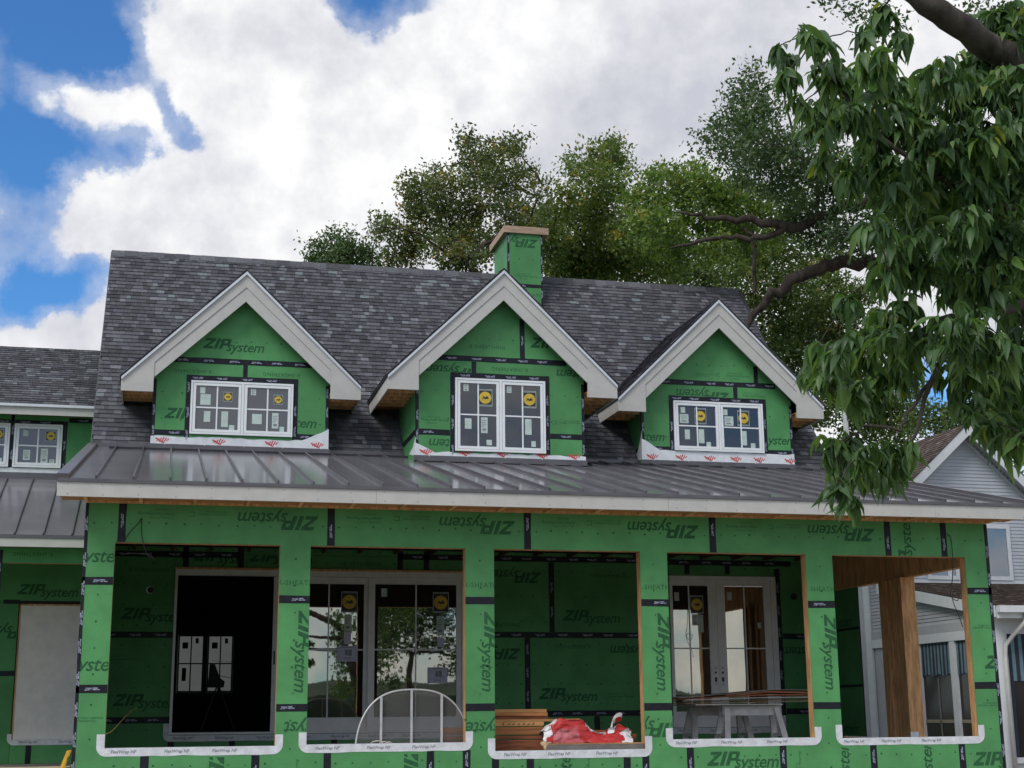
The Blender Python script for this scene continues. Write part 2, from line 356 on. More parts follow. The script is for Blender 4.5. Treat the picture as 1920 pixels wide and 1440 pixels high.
def put_print(name, me, x, z, y, rot, parent, clip=None, scale=1.0, center=True, face='-y'):
    """flat print placed on a wall that faces -y; rot in degrees in the wall plane"""
    xs = [v.co.x for v in me.vertices]; ys = [v.co.y for v in me.vertices]
    cx, cy_ = ((min(xs) + max(xs)) / 2, (min(ys) + max(ys)) / 2) if center else (0, 0)
    M = Matrix.Translation((x, y, z)) @ Matrix.Rotation(math.radians(90), 4, 'X') @ Matrix.Rotation(math.radians(rot), 4, 'Z') @ Matrix.Scale(scale, 4) @ Matrix.Translation((-cx, -cy_, 0))
    if clip is None:
        o = bpy.data.objects.new(name, me); link(o, parent); o.matrix_basis = M; return o
    bm = bmesh.new(); bm.from_mesh(me); bm.transform(M)
    for co, no in (((clip[0], 0, 0), (-1, 0, 0)), ((clip[1], 0, 0), (1, 0, 0)), ((0, 0, clip[2]), (0, 0, -1)), ((0, 0, clip[3]), (0, 0, 1))):
        bmesh.ops.bisect_plane(bm, geom=bm.verts[:] + bm.edges[:] + bm.faces[:], plane_co=co, plane_no=no, clear_outer=True)
    if not bm.faces: bm.free(); return None
    m2 = bpy.data.meshes.new(name); bm.to_mesh(m2); bm.free()
    if not m2.materials:
        for q in me.materials: m2.materials.append(q)
    return obj(name, m2, None, parent)

# ---- sheathing and tape
ZIPT = [[(x * .03, y * .03) for x, y in p] for p in zip_polys()]
def tape(parent, x0, x1, z0, z1, y, rnd=R_):
    """strip of black seam tape with its pale print, on a wall that faces -y"""
    mb = MB(); th = .0022; horiz_ = (x1 - x0) >= (z1 - z0); j = [rnd.uniform(-.004, .004) for _ in range(8)]
    nseg = max(1, int(max(x1 - x0, z1 - z0) / .22)); prev = None
    for s_ in range(nseg + 1):
        k_ = s_ / nseg; j0, j1 = rnd.uniform(-.0035, .0035), rnd.uniform(-.0035, .0035); dy = rnd.uniform(0, .0012)
        cur = ((x0 + (x1 - x0) * k_, z0 + j0), (x0 + (x1 - x0) * k_, z1 + j1), dy) if horiz_ else ((x0 + j0, z0 + (z1 - z0) * k_), (x1 + j1, z0 + (z1 - z0) * k_), dy)
        if prev:
            (a0, a1, d0), (b0, b1, d1) = prev, cur
            mb.face([(a0[0], y - th - d0 * 0, a0[1]), (b0[0], y - th, b0[1]), (b1[0], y - th, b1[1]), (a1[0], y - th, a1[1])])
            mb.face([(a0[0], y - th, a0[1]), (b0[0], y - th, b0[1]), (b0[0], y, b0[1]), (a0[0], y, a0[1])]); mb.face([(a1[0], y - th, a1[1]), (b1[0], y - th, b1[1]), (b1[0], y, b1[1]), (a1[0], y, a1[1])])
        prev = cur
    mb.cur = 1; horiz = (x1 - x0) >= (z1 - z0); L = (x1 - x0) if horiz else (z1 - z0); s = rnd.uniform(.04, .25); yy = y - th - .0006
    flip = rnd.random() < .5
    while s + .19 < L:
        cx, cz = (x0 + s, (z0 + z1) / 2 - .016) if horiz else ((x0 + x1) / 2 - .016, z0 + s)
        polys = [p for p in ZIPT] + [[(a, b), (a + w_, b), (a + w_, b + .011), (a, b + .011)] for a, b, w_ in ((.085, .004, .035), (.126, .004, .04), (.085, .021, .055))]
        for p in polys:
            q = [((.17 - a, .032 - b) if flip else (a, b)) for a, b in p]
            if horiz: mb.face([(cx + a, yy, cz + b) for a, b in q])
            else: mb.face([(cx + .032 - b, yy, cz + a) for a, b in q])
        s += rnd.uniform(.30, .42)
    mb.open = True
    return obj('seam_tape', mb, [TAPE, TAPEINK], parent)
NAILM = MB(); NAILM.face([(-.011, 0, -.011), (.011, 0, -.011), (.011, 0, .011), (-.011, 0, .011)])
def panel(parent, rects, y, th=.011, nails=None, name='sheathing_panel'):
    """one sheet (union of touching rectangles) with its front at y"""
    mb = MB()
    for x0, x1, z0, z1 in rects: mb.box(x0, x1, y, y + th, z0, z1)
    o = obj(name, mb, GREEN, parent)
    if nails is not None: nails.extend((r, y) for r in rects)
    return o
def nail_marks(parent, rects, step=(.2, .4)):
    mb = MB(); mb.open = True
    for (x0, x1, z0, z1), y in rects:
        nz = max(1, int((z1 - z0) / .3)); nx = max(1, int((x1 - x0) / .2))
        for i in range(nx):
            for k in range(nz):
                x = x0 + (i + .5) * (x1 - x0) / nx + R_.uniform(-.012, .012); z = z0 + (k + .5) * (z1 - z0) / nz + R_.uniform(-.012, .012); a = R_.uniform(.008, .0125)
                mb.face([(x - a, y - .0012, z - a), (x + a, y - .0012, z - a), (x + a, y - .0012, z + a), (x - a, y - .0012, z + a)])
    return obj('nail_marks', mb, INK, parent, kind='stuff')

# =====================================================================================================
# SETTING
# =====================================================================================================
LAWN = mat('lawn_grass', (.05, .085, .03), .9, .35, 1.5, .6, 60, .1)
BOUNCE_DIRT = mat('pale_bounce_dirt', (.37, .33, .275), .95, .22, .8, .6, 30, .1, fine=(7, .35))
mb = MB(); mb.open = True
mb.face([(-700, -700, 0), (700, -700, 0), (700, 700, 0), (-700, 700, 0)])
obj('lawn_ground', mb, LAWN, None, kind='structure')
mb = MB(); mb.open = True; rr_ = random.Random(5)
mb.face([(4 + (19 + rr_.uniform(-1.5, 1.5)) * math.cos(a * .2618), -2 + (14.5 + rr_.uniform(-1.2, 1.2)) * math.sin(a * .2618), .004) for a in range(24)])
obj('bounce_ground', mb, BOUNCE_DIRT, None, kind='structure')  # unseen pale ground, added to bounce light up into porch and soffits
mb = MB(); mb.open = True; n = 160; hs = [4.2 + 2.2 * math.sin(k * .13) * math.sin(k * .041 + 1) + rr_.uniform(-.8, .8) for k in range(n + 1)]
for k in range(n):
    a0, a1 = -260 + k * 3.5, -260 + (k + 1) * 3.5
    mb.face([(a0, -170, 0), (a1, -170, 0), (a1, -171, hs[k + 1] * .7), (a0, -171, hs[k] * .7)]); mb.face([(a0, -171, hs[k] * .7), (a1, -171, hs[k + 1] * .7), (a1, -176, hs[k + 1]), (a0, -176, hs[k])]); mb.face([(a0, -176, hs[k]), (a1, -176, hs[k + 1]), (a1, -186, 0), (a0, -186, 0)])
obj('far_treeline', mb, mat('far_woods', (.035, .055, .035), .9, .4, .3), None, kind='stuff')

# =====================================================================================================
# HOUSE
# =====================================================================================================
house = thing('house', 'green sheathed house under construction with three gabled dormers and a long porch', 'house', (5.4, 5, 0))
XL, XR = -.395, 11.22
ZT = 3.579                               # top of the porch openings
OP = [(-.05, 1.845, 1.262), (2.204, 4.084, 1.272), (4.444, 6.324, 1.166), (6.684, 8.572, 1.274), (8.946, 10.861, 1.261)]
TW = .09
# ---- porch front wall
pw = empty('porch_wall', parent=house)
fr = MB()
ys, ye = .0125, .145
fr.box(XL + .01, XR - .01, ys, ye, ZT, 4.03)                                    # header
edges = [XL + .01] + [v for o in OP for v in (o[0], o[1])] + [XR - .01]
for k in range(6): fr.box(edges[2 * k], edges[2 * k + 1], ys, ye, .2, ZT - .002)
for x0, x1, z in OP: fr.box(x0 + .001, x1 - .001, ys, ye, .2, z - .001)
obj('wall_framing', fr, LUMBER, pw)
nails = []
tz = [(3.132, 1.916), (2.94, 1.693), (2.947, 1.682), (2.941, 1.672), (2.94, 1.667), (3.134, 1.909)]
pier = [(XL, OP[0][0])] + [(OP[k][1], OP[k + 1][0]) for k in range(4)] + [(OP[4][1], XR)]
seam_x = [.017, 2.441, 4.871, 7.308, 9.755, 10.571]
hx = [XL] + seam_x + [XR]
g = .0025
for k in range(7):
    a, b = hx[k] + g, hx[k + 1] - g
    rects = [(a, b, ZT, 4.03)]
    for i, (p0, p1) in enumerate(pier):
        lo, hi = max(a, p0), min(b, p1)
        if hi - lo > .02: rects.append((lo, hi, tz[i][0] + g, ZT))
    panel(pw, rects, 0, nails=nails)
for i, (p0, p1) in enumerate(pier):
    panel(pw, [(p0, p1, tz[i][1] + g, tz[i][0] - g)], 0, nails=nails)
low_x = [XL, .393, 1.627, 2.448, 3.661, 4.097, 4.876, 6.088, 6.904, 8.129, 9.36, 10.605, XR]
for k in range(len(low_x) - 1):
    a, b = low_x[k] + g, low_x[k + 1] - g
    rects = []
    cuts = sorted({a, b} | {v for o in OP for v in (o[0], o[1]) if a < v < b})
    for c0, c1 in zip(cuts, cuts[1:]):
        mid = (c0 + c1) / 2; top = None
        for i, (x0, x1, z) in enumerate(OP):
            if x0 < mid < x1: top = z
        if top is None:
            i = [q for q, (p0, p1) in enumerate(pier) if p0 <= mid <= p1][0]; top = tz[i][1] - g
        rects.append((c0, c1, .45, top))
    panel(pw, rects, 0, nails=nails)
nail_marks(pw, nails)
for x in seam_x: tape(pw, x - TW / 2, x + TW / 2, ZT + .002, 4.03, 0)
for i, (p0, p1) in enumerate(pier):
    for z in tz[i]: tape(pw, p0 + .001, p1 - .001, z - TW / 2, z + TW / 2, 0)
for x in low_x[1:-1]:
    top = 1.16
    for (x0, x1, z) in OP:
        if x0 - .08 < x < x1 + .08: top = z - .085
    tape(pw, x - TW / 2, x + TW / 2, .45, top, 0)
for x in (4.447, 6.326): tape(pw, x - TW / 2, x + TW / 2, .45, 1.09, 0)
tape(pw, XL - .001, XL + .035, .45, 4.025, 0); tape(pw, XR - .045, XR + .001, .45, 4.025, 0)
# white pan flashing under each opening: rounded U with its print
def sill_flashing(parent, x0, x1, z, y, w=.085, up=.16, rad=.11, n=7, left=True, right=True, txt=True):
    w *= R_.uniform(.93, 1.07); rad *= R_.uniform(.85, 1.1); up *= R_.uniform(.85, 1.15)
    th = .004; outer = []; xa, xb = x0 - (w if left else 0), x1 + (w if right else 0)
    def arc(cx, cz, a0, a1): return [(cx + rad * math.cos(a0 + (a1 - a0) * i / n), cz + rad * math.sin(a0 + (a1 - a0) * i / n)) for i in range(n + 1)]
    zb = z - w
    mb = MB()
    # bottom band and upstands as separate quads so that the outline is clean
    pts = []
    if left: pts += [(xa, z + up * R_.uniform(.8, 1.0))] + arc(xa + rad, zb + rad, math.pi, 1.5 * math.pi)
    else: pts += [(xa, zb)]
    if right: pts += arc(xb - rad, zb + rad, 1.5 * math.pi, 2 * math.pi) + [(xb, z + up * R_.uniform(.8, 1.0))]
    else: pts += [(xb, zb)]
    inner = ([(x0, pts[0][1])] if left else []) + [(x0, z), (x1, z)] + ([(x1, pts[-1][1])] if right else [])
    if left and right:
        i0 = next(i for i in range(len(pts) - 1) if pts[i + 1][0] - pts[i][0] > .5); a_, b_ = pts[i0], pts[i0 + 1]; k_ = int((b_[0] - a_[0]) / .16)
        mid_ = [(a_[0] + (b_[0] - a_[0]) * i / k_, a_[1] + R_.uniform(-.006, .006)) for i in range(1, k_)]; pts = pts[:i0 + 1] + mid_ + pts[i0 + 1:]
    # strips between outline and inner edge
    def inner_of(p):
        if left and p[0] < x0 and p[1] > z: return (x0, p[1])
        if right and p[0] > x1 and p[1] > z: return (x1, p[1])
        return (min(max(p[0], x0), x1), z)
    q = []
    for p, p2 in zip(pts, pts[1:]):
        i1, i2 = inner_of(p), inner_of(p2)
        poly = [p, p2, i2] + ([i1] if i1 != i2 else [])
        mb.prism(poly, y - th, y - .0005)
    # the flap over the sill
    mb.box(x0 + .001, x1 - .001, y - .0004, y + .12, z - .0009, z + .003)
    o = obj('sill_flashing', mb, FLASH, parent)
    if txt:
        s = x0 + R_.uniform(.0, .15)
        while s + .3 < x1:
            put_print('printed_text', FLEX, s + .15, z - w * .5, y - th - .001, R_.uniform(-1, 1), parent); s += R_.uniform(.5, .62)
    return o
for x0, x1, z in OP: sill_flashing(pw, x0, x1, z, 0)
# prints on the porch wall (some sheets hang upside down or on end)
Yp = -.0012
def wallprint(me, rect, y, rot, parent, clip=None):
    x0, x1, z0, z1 = rect; put_print('printed_logo' if me in (LOGO,) else 'printed_text', me, (x0 + x1) / 2, (z0 + z1) / 2, y, rot, parent, clip)
for r in ((1.35, 2.271, 3.8, 3.973), (3.778, 4.695, 3.8, 3.968), (6.19, 7.1, 3.793, 3.965), (8.63, 9.565, 3.801, 3.976)): wallprint(LOGO, r, Yp, 180, pw)
for x in (.15, 2.588, 5.02, 7.46): wallprint(ADV, (x, x + .5, 3.85, 3.99), Yp, 180, pw); wallprint(STRU, (x + .62, x + 1.06, 3.88, 3.98), Yp, 180, pw)
wallprint(LOGO, (9.926, 10.12, 3.4, 4.0), Yp, 90, pw, (9.81, 10.5, 3.585, 4.02))
for k, (x, c1) in enumerate(((2.121, 2.2), (4.36, 4.443), (6.575, 6.683), (8.826, 8.945))):
    wallprint(LOGO, (x - .1, x + .1, 1.87, 2.81), Yp, -90, pw, (pier[k + 1][0] + .005, pier[k + 1][1] - .004, 1.74, 2.9))
    wallprint(RSH, (x - .25, x + .25, 3.10, 3.17), Yp, 0, pw, (pier[k + 1][0] + .005, pier[k + 1][1] - .004, 3, 3.3))
    for i in range(16):
        bx('staple_row', pier[k + 1][0] + .045, pier[k + 1][0] + .051, -.0015, 0, 1.78 + i * .066, 1.81 + i * .066, INK, pw) if False else None
for zc, dx in ((3.394, -.27), (2.166, -.28)): wallprint(LOGO, (-.83, .12, zc - .05, zc + .1), Yp, 0, pw, (XL + .03, OP[0][0] - .004, zc - .2, zc + .25))
wallprint(LOGO, (4.19, 4.6, 1.36, 1.51), Yp, 180, pw, (4.09, 4.44, 1.3, 1.62))
wallprint(LOGO, (6.08, 6.6, 1.354, 1.513), Yp, 180, pw, (6.33, 6.68, 1.3, 1.62))
wallprint(LOGO, (1.76, 2.55, 1.40, 1.52), Yp, 180, pw, (1.94, 2.20, 1.38, 1.62))
wallprint(LOGO, (11.05, 11.95, 2.086, 2.245), Yp, 0, pw, (10.87, 11.17, 2, 2.4))
wallprint(LOGO, (7.135, 8.045, .924, 1.069), Yp, 0, pw); wallprint(LOGO, (10.773, 11.68, .866, 1.017), Yp, 0, pw, (10.66, 11.17, .8, 1.2))
for x, ro in ((1.15, -90), (3.39, -90), (5.3, 90), (8.95, 90), (10.1, 90)): wallprint(LOGO, (x - .1, x + .1, .35, 1.25), Yp, ro, pw, (x - .3, x + .3, .45, 1.15))
for x, ro in ((2.1, 90), (5.6, 90), (8.35, 90)): wallprint(ADV, (x - .1, x + .1, .65, 1.15), Yp, ro, pw, (x - .3, x + .3, .45, 1.16))
for x, z in ((11.0, 2.62), (10.98, 1.62), (-.2, 1.55)): wallprint(STRU, (x - .2, x + .22, z, z + .08), Yp, 180 if x > 0 else 0, pw, (10.87 if x > 0 else XL + .04, 11.17 if x > 0 else -.06, 0, 4))

ib = MB(); ib.box(XL + .16, XR - .16, ye + .0005, ye + .012, ZT + .002, 4.02)
for p0, p1 in pier: ib.box(max(p0, XL + .16) + .004, min(p1, XR - .16) - .004, ye + .0005, ye + .012, .96, ZT)
obj('reflection_lining', ib, DARKWOOD, pw)  # unseen dark lining, added so the door glass mirrors dark instead of lumber
# ---- porch side walls, floor, ceiling
sw = empty('porch_side_wall', parent=house)
obj('wall_framing', MB().box(XL + .012, XL + .14, .15, 4.985, .2, 4.03), LUMBER, sw)
panel(sw, [(0, 0, 0, 0)], 0) if False else None
b = MB().box(XL, XL + .0115, .0125, 4.985, .2, 4.03); obj('sheathing_panel', b, GREEN, sw)
b = MB().box(XL + .1405, XL + .151, .15, 4.985, .95, 4.03); obj('sheathing_panel', b, GREEN, sw)
# right side: lumber header on built-up posts, green pier next to the house, low wall
XI = 11.08
obj('side_beam', MB().box(XI, XR - .012, .15, 4.985, 3.50, 4.03), LUMBER, sw)
obj('sheathing_panel', MB().box(XR - .0115, XR, .0125, 4.985, .2, 1.20), GREEN, sw)
obj('sheathing_panel', MB().box(XR - .0115, XR, .0125, 4.985, 3.58, 4.03), GREEN, sw)
obj('low_wall_framing', MB().box(XI, XR - .012, .15, 4.985, .2, 1.20), LUMBER, sw)
for y0, y1, dx in ((2.0, 2.15, -.10), (2.165, 2.30, -.075), (2.312, 2.46, -.012), (2.475, 2.60, .012), (2.615, 2.76, -.02), (2.775, 2.87, .0)):
    obj('post_stud', MB().box(XI + dx, XR - .014, y0, y1, 1.206, 3.499), LUMBER, sw)
obj('sill_flashing', MB().box(XI - .104, XI + .02, 1.99, 1.998, 1.21, 1.30), FLASH, sw)
obj('sheathing_panel', MB().box(XI - .0115, XI, 3.56, 4.985, 1.215, 3.495), GREEN, sw)
obj('pier_framing', MB().box(XI + .001, XR - .012, 4.45, 4.985, 1.2, 3.499), LUMBER, sw)
obj('seam_tape', MB().box(XI - .0135, XI + .002, 3.545, 3.5595, 1.215, 3.495), TAPE, sw)
for z in (2.86, 1.98):
    obj('seam_tape', MB().box(XI - .014, XI - .0118, 3.565, 4.98, z - .02, z + .02), TAPE, sw)
for zc in (2.98, 1.33):
    o = put_print('printed_logo', LOGO, 0, 0, 0, 0, sw); M0 = o.matrix_basis.copy()
    o.matrix_basis = Matrix.Translation((XI - .0126, 4.28, zc)) @ Matrix.Rotation(math.radians(-90), 4, 'Z') @ M0
obj('sill_flashing', MB().box(XI - .03, XR + .006, .16, 3.55, 1.2005, 1.206), FLASH, sw)
obj('porch_floor', MB().box(XL + .02, XR - .02, .16, 4.98, .80, .95), CONC, house)
pc = empty('porch_ceiling', parent=house)
for k in range(20):
    x = XL + .45 + k * .56
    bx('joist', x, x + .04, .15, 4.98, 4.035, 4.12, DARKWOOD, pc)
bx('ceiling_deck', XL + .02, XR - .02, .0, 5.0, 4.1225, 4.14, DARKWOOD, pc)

# ---- rear wall of the porch with its doors
rw = empty('rear_wall', parent=house)
YR = 5.0
D1 = (.683, 5.092, 1.345, 3.76)         # sliding door opening
D2 = (8.478, 10.323, 1.365, 3.765)      # french door opening
nails = []
def rpanel(x0, x1, z0, z1): panel(rw, [(x0 + g, x1 - g, z0 + g, z1 - g)], YR, nails=nails)
XA, XB = XL + .02, XR - .02
for a, b_ in ((XA, .826), (.826, 1.641), (1.641, 4.081), (4.081, 4.494), (4.494, 6.6), (6.6, 8.4), (8.4, 10.33), (10.33, XB)): rpanel(a, b_, 4.0, 4.10)
for z0, z1 in ((.95, 1.558), (1.558, 2.788), (2.788, 4.0)): rpanel(XA, D1[0], z0, z1)
for a, b_ in ((D1[0], 1.641), (1.641, 4.081), (4.081, 4.494), (4.494, D1[1])): rpanel(a, b_, D1[3], 4.0)
for a, b_ in ((D1[0], 1.6), (1.6, 3.1), (3.1, D1[1])): rpanel(a, b_, .95, D1[2])
for a, b_, z0, z1 in ((D1[1], 6.511, 2.807, 4.0), (6.511, D2[0], 2.807, 4.0), (D1[1], 6.105, 1.598, 2.807), (6.105, D2[0], 1.598, 2.807), (D1[1], 7.2, .95, 1.598), (7.2, D2[0], .95, 1.598)): rpanel(a, b_, z0, z1)
rpanel(D2[0], D2[1], D2[3], 4.0); rpanel(D2[0], D2[1], .95, D2[2])
for z0, z1 in ((.95, 1.6), (1.6, 2.8), (2.8, 4.0)): rpanel(D2[1], XB, z0, z1)
nail_marks(rw, nails)
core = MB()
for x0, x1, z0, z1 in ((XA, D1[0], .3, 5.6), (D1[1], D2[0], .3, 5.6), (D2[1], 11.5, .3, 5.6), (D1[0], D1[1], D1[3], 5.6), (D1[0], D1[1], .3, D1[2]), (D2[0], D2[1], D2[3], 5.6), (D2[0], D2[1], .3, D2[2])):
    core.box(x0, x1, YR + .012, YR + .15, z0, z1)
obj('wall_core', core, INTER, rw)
h = TW / 2
for a, b_, z in ((XA, D1[0], 2.788), (XA, D1[0], 1.558), (XA, 1.6, 3.985), (4.05, 8.45, 4.0), (D1[1], D2[0], 2.807), (D1[1], D2[0], 1.598), (D2[0] - .3, D2[1] + .3, 3.985), (D2[1] + .1, XB, 2.8), (D2[1] + .1, XB, 1.6)): tape(rw, a, b_, z - h, z + h, YR)
for x, z0, z1 in ((.826, 3.76, 4.1), (1.641, 3.76, 4.1), (4.081, 3.76, 4.09), (4.494, 3.76, 4.09), (6.511, 2.853, 3.95), (6.105, 1.645, 2.76), (7.22, .95, 1.55), (3.1, .95, 1.26), (1.6, .95, 1.25), (.72, .95, 1.25), (10.37, 1.3, 3.9), (8.8, 3.8, 3.94), (9.5, 3.8, 3.94)): tape(rw, x - h, x + h, z0, z1, YR)
Yq = YR - .0012
wallprint(LOGO, (-.065, .85, 2.973, 3.141), Yq, 0, rw, (XA, D1[0] - .01, 2.84, 3.3)); wallprint(LOGO, (-.116, .80, 1.72, 1.891), Yq, 0, rw, (XA, D1[0] - .01, 1.61, 2.0))
wallprint(LOGO, (5.4, 6.33, 3.66, 3.83), Yq, 180, rw); wallprint(LOGO, (6.71, 7.613, 2.994, 3.16), Yq, 0, rw); wallprint(LOGO, (5.05, 5.976, 2.474, 2.641), Yq, 180, rw, (5.1, 6.0, 2.3, 2.8))
wallprint(LOGO, (7.47, 8.4, 2.484, 2.645), Yq, 180, rw, (7.2, D2[0] - .05, 2.3, 2.8)); wallprint(LOGO, (6.281, 7.229, 1.78, 1.944), Yq, 0, rw)
wallprint(LOGO, (.97, 1.85, 3.85, 4.02), Yq, 0, rw, (.88, 1.59, 3.77, 3.985)); wallprint(LOGO, (1.78, 2.7, 3.85, 4.02), Yq, 0, rw, (1.7, 3, 3.77, 3.985))
wallprint(LOGO, (10.45, 11.3, 2.482, 2.631), Yq, 180, rw, (10.42, XB, 2, 3)); 
for x, z in ((5.5, 2.93), (7.25, 3.72), (6.65, 2.6), (.1, 3.72), (3.3, 3.85)): wallprint(RSH, (x, x + .4, z, z + .06), Yq, 180 if x > 6 else 0, rw)
for x, z in ((-.25, 2.38), (5.2, 1.78), (7.4, 1.8)): wallprint(ADV, (x, x + .45, z, z + .1), Yq, 0, rw)
for x in (.318, 10.652):                                                        # round holes for lamp boxes
    rg = MB(); n = 20
    rg.prism([(x + .055 * math.cos(2 * math.pi * i / n), 3.447 + .055 * math.sin(2 * math.pi * i / n)) for i in range(n)], YR - .006, YR - .001)
    hole = obj('lamp_box', rg, WHITE if x < 1 else BLACKRUB, rw)
    obj('box_hole', MB().prism([(x + .012 + .043 * math.cos(2 * math.pi * i / n), 3.447 + .046 * math.sin(2 * math.pi * i / n)) for i in range(n)], YR - .009, YR - .0065), BLACKRUB, rw)
for D in (D1, D2): sill_flashing(rw, D[0] + .005, D[1] - .005, D[2] - .012, YR - .002, w=.085, up=.2)

# ---- sliding door: four leaves, the first one slid away
def leaf(parent, x0, x1, z0, z1, y, frame, munt_x, munt_z, st=(.11, .11, .105, .20), mat_=GREYDOOR, name='door_leaf', th=.045):
    l, r, tp, bt = st; gx0, gx1, gz0, gz1 = x0 + l, x1 - r, z0 + bt, z1 - tp
    mb = MB(); mb.box(x0, gx0, y, y + th, z0, z1); mb.box(gx1, x1, y, y + th, z0, z1); mb.box(gx0 + .0005, gx1 - .0005, y + .001, y + th - .001, z0, gz0); mb.box(gx0 + .0005, gx1 - .0005, y + .001, y + th - .001, gz1, z1)
    o = obj(name, mb, mat_, parent)
    xs = [gx0] + munt_x + [gx1]; zs = [gz0] + munt_z + [gz1]
    for a, b_ in zip(xs, xs[1:]):
        for c, d in zip(zs, zs[1:]):
            bx('pane', a + .004, b_ - .004, y + .018, y + .024, c + .004, d - .004, DOORG if mat_ is GREYDOOR else frame, parent)
    for v in munt_x: bx('muntin', v - .011, v + .011, y + .012, y + .03, gz0, gz1, mat_, parent)
    for v in munt_z:
        for a, b_ in zip(xs, xs[1:]): bx('muntin', a + (.011 if a != gx0 else 0), b_ - (.011 if b_ != gx1 else 0), y + .0122, y + .0298, v - .011, v + .011, mat_, parent)
    return o
sld = empty('sliding_door', parent=house)
fm = MB(); fm.box(D1[0], D1[1], YR - .03, YR + .1, 3.675, D1[3]); fm.box(D1[0], D1[0] + .04, YR - .03, YR + .1, D1[2], 3.6745); fm.box(D1[1] - .04, D1[1], YR - .03, YR + .1, D1[2], 3.6745); fm.box(D1[0] + .0405, D1[1] - .0405, YR - .03, YR + .1, D1[2], D1[2] + .03)
obj('door_frame', fm, GREYDOOR, sld)
bx('head_board', D1[0] - .01, D1[1] + .01, YR - .045, YR - .001, D1[3] + .001, D1[3] + .03, LUMBER, sld)
zz0, zz1 = D1[2] + .032, 3.672
leaf(sld, 3.595, 5.05, zz0, zz1, YR - .01, None, [4.335], [2.577], st=(.10, .08, .10, .195))
leaf(sld, 2.30, 3.63, zz0, zz1, YR + .04, None, [2.992], [2.577], st=(.10, .10, .10, .195))
leaf(sld, 2.155, 2.40, zz0, zz1, YR + .09, None, [], [2.577], st=(.07, .07, .10, .195))
bx('lock_plate', 2.175, 2.198, YR + .084, YR + .0895, 2.36, 2.56, BLACKRUB, sld)
def sticker(parent, x0, x1, z0, z1, y, m_, name='paper_label', lines=None):
    o = bx(name, x0, x1, y - .0012, y, z0, z1, m_, parent)
    if lines:
        mb = MB(); mb.open = True
        for a, b_, c, d in lines: mb.face([(x0 + a * (x1 - x0), y - .0018, z0 + c * (z1 - z0)), (x0 + b_ * (x1 - x0), y - .0018, z0 + c * (z1 - z0)), (x0 + b_ * (x1 - x0), y - .0018, z0 + d * (z1 - z0)), (x0 + a * (x1 - x0), y - .0018, z0 + d * (z1 - z0))])
        obj('label_print', mb, GREYINK, parent)
    return o
TXT = [(.12, .85, .78, .82), (.12, .7, .66, .70), (.12, .8, .54, .58), (.12, .6, .42, .46), (.2, .75, .15, .3)]
def round_brand(parent, x0, x1, z0, z1, y, faint=False):
    """square dark sticker with pale double rule and a yellow disc that carries the maker's script"""
    bx('brand_sticker', x0, x1, y - .001, y, z0, z1, BLACKINK, parent)
    cx, cz, r = (x0 + x1) / 2, (z0 + z1) / 2, (x1 - x0) * .43
    mb = MB(); w = (x1 - x0) * .03
    for a, b_, c, d in ((x0, x1, z1 - w, z1), (x0, x1, z0, z0 + w), (x0, x0 + w, z0 + w, z1 - w), (x1 - w, x1, z0 + w, z1 - w), (x0 + w, x1 - w, z1 - 3.2 * w, z1 - 2.4 * w), (x0 + w, x1 - w, z0 + 2.4 * w, z0 + 3.2 * w)): mb.box(a, b_, y - .0016, y - .001, c, d)
    obj('sticker_border', mb, PAPER, parent)
    obj('sticker_disc', MB().prism([(cx + r * math.cos(2 * math.pi * i / 24), cz + r * math.sin(2 * math.pi * i / 24)) for i in range(24)], y - .0018, y - .0011), YEL, parent)
    put_print('printed_text', PELLA, cx, cz, y - .0024, 8, parent, scale=r * 1.55 / .21)
for x0, x1, zt in ((3.20, 3.40, 3.46), (4.62, 4.82, 3.46)):
    round_brand(sld, x0 - .02, x1 + .03, zt - .32, zt, (YR + .005 if x0 > 4 else YR + .055))
yl, yr_ = YR + .056, YR + .006
sticker(sld, 3.235, 3.345, 2.86, 3.11, yl, PAPER, lines=TXT); sticker(sld, 3.23, 3.34, 2.66, 2.85, yl, PAPERW)
sticker(sld, 4.66, 4.78, 2.80, 3.09, yr_, PAPER, lines=TXT); sticker(sld, 4.67, 4.78, 2.62, 2.76, yr_, PAPERW)
sticker(sld, 3.79, 3.88, 3.38, 3.51, yr_, PAPER)
PIC = [(.2, .8, .88, .93), (.38, .54, .40, .76), (.56, .72, .38, .78), (.05, .95, .26, .275), (.3, .7, .17, .2), (.05, .1, .06, .12), (.88, .96, .06, .12)]
sticker(sld, 3.13, 3.44, 2.40, 2.635, yl - .006, PAPERW, 'notice_sheet', PIC); sticker(sld, 4.52, 4.83, 2.07, 2.31, yr_ - .006, PAPERW, 'notice_sheet', PIC)

# ---- french door
fd = empty('french_door', parent=house)
fm = MB(); fm.box(D2[0], D2[1], YR - .03, YR + .1, 3.70, D2[3]); fm.box(D2[0], D2[0] + .05, YR - .03, YR + .1, D2[2], 3.6995); fm.box(D2[1] - .09, D2[1] - .045, YR - .03, YR + .1, D2[2], 3.6995); fm.box(D2[1] - .0445, D2[1], YR - .04, YR + .1, D2[2], 3.6995)
fm.box(D2[0] + .0505, D2[1] - .0905, YR - .03, YR + .1, D2[2], D2[2] + .025)
obj('door_frame', fm, GREYDOOR, fd)
leaf(fd, 8.53, 9.285, D2[2] + .027, 3.698, YR - .012, None, [8.814], [2.604], st=(.0, .142, .09, .22))
leaf(fd, 9.289, 10.23, D2[2] + .027, 3.698, YR - .012, None, [9.775], [2.604], st=(.142, .12, .09, .22))
for x in (9.225, 9.345):
    for z, s_ in ((2.29, .010), (2.22, .016), (2.11, .018), (2.04, .009)):
        bx('lock_hole', x - s_, x + s_, YR - .0135, YR - .0125, z - s_ * (2 if s_ == .018 else 1), z + s_ * (2 if s_ == .018 else 1), BLACKRUB, fd)
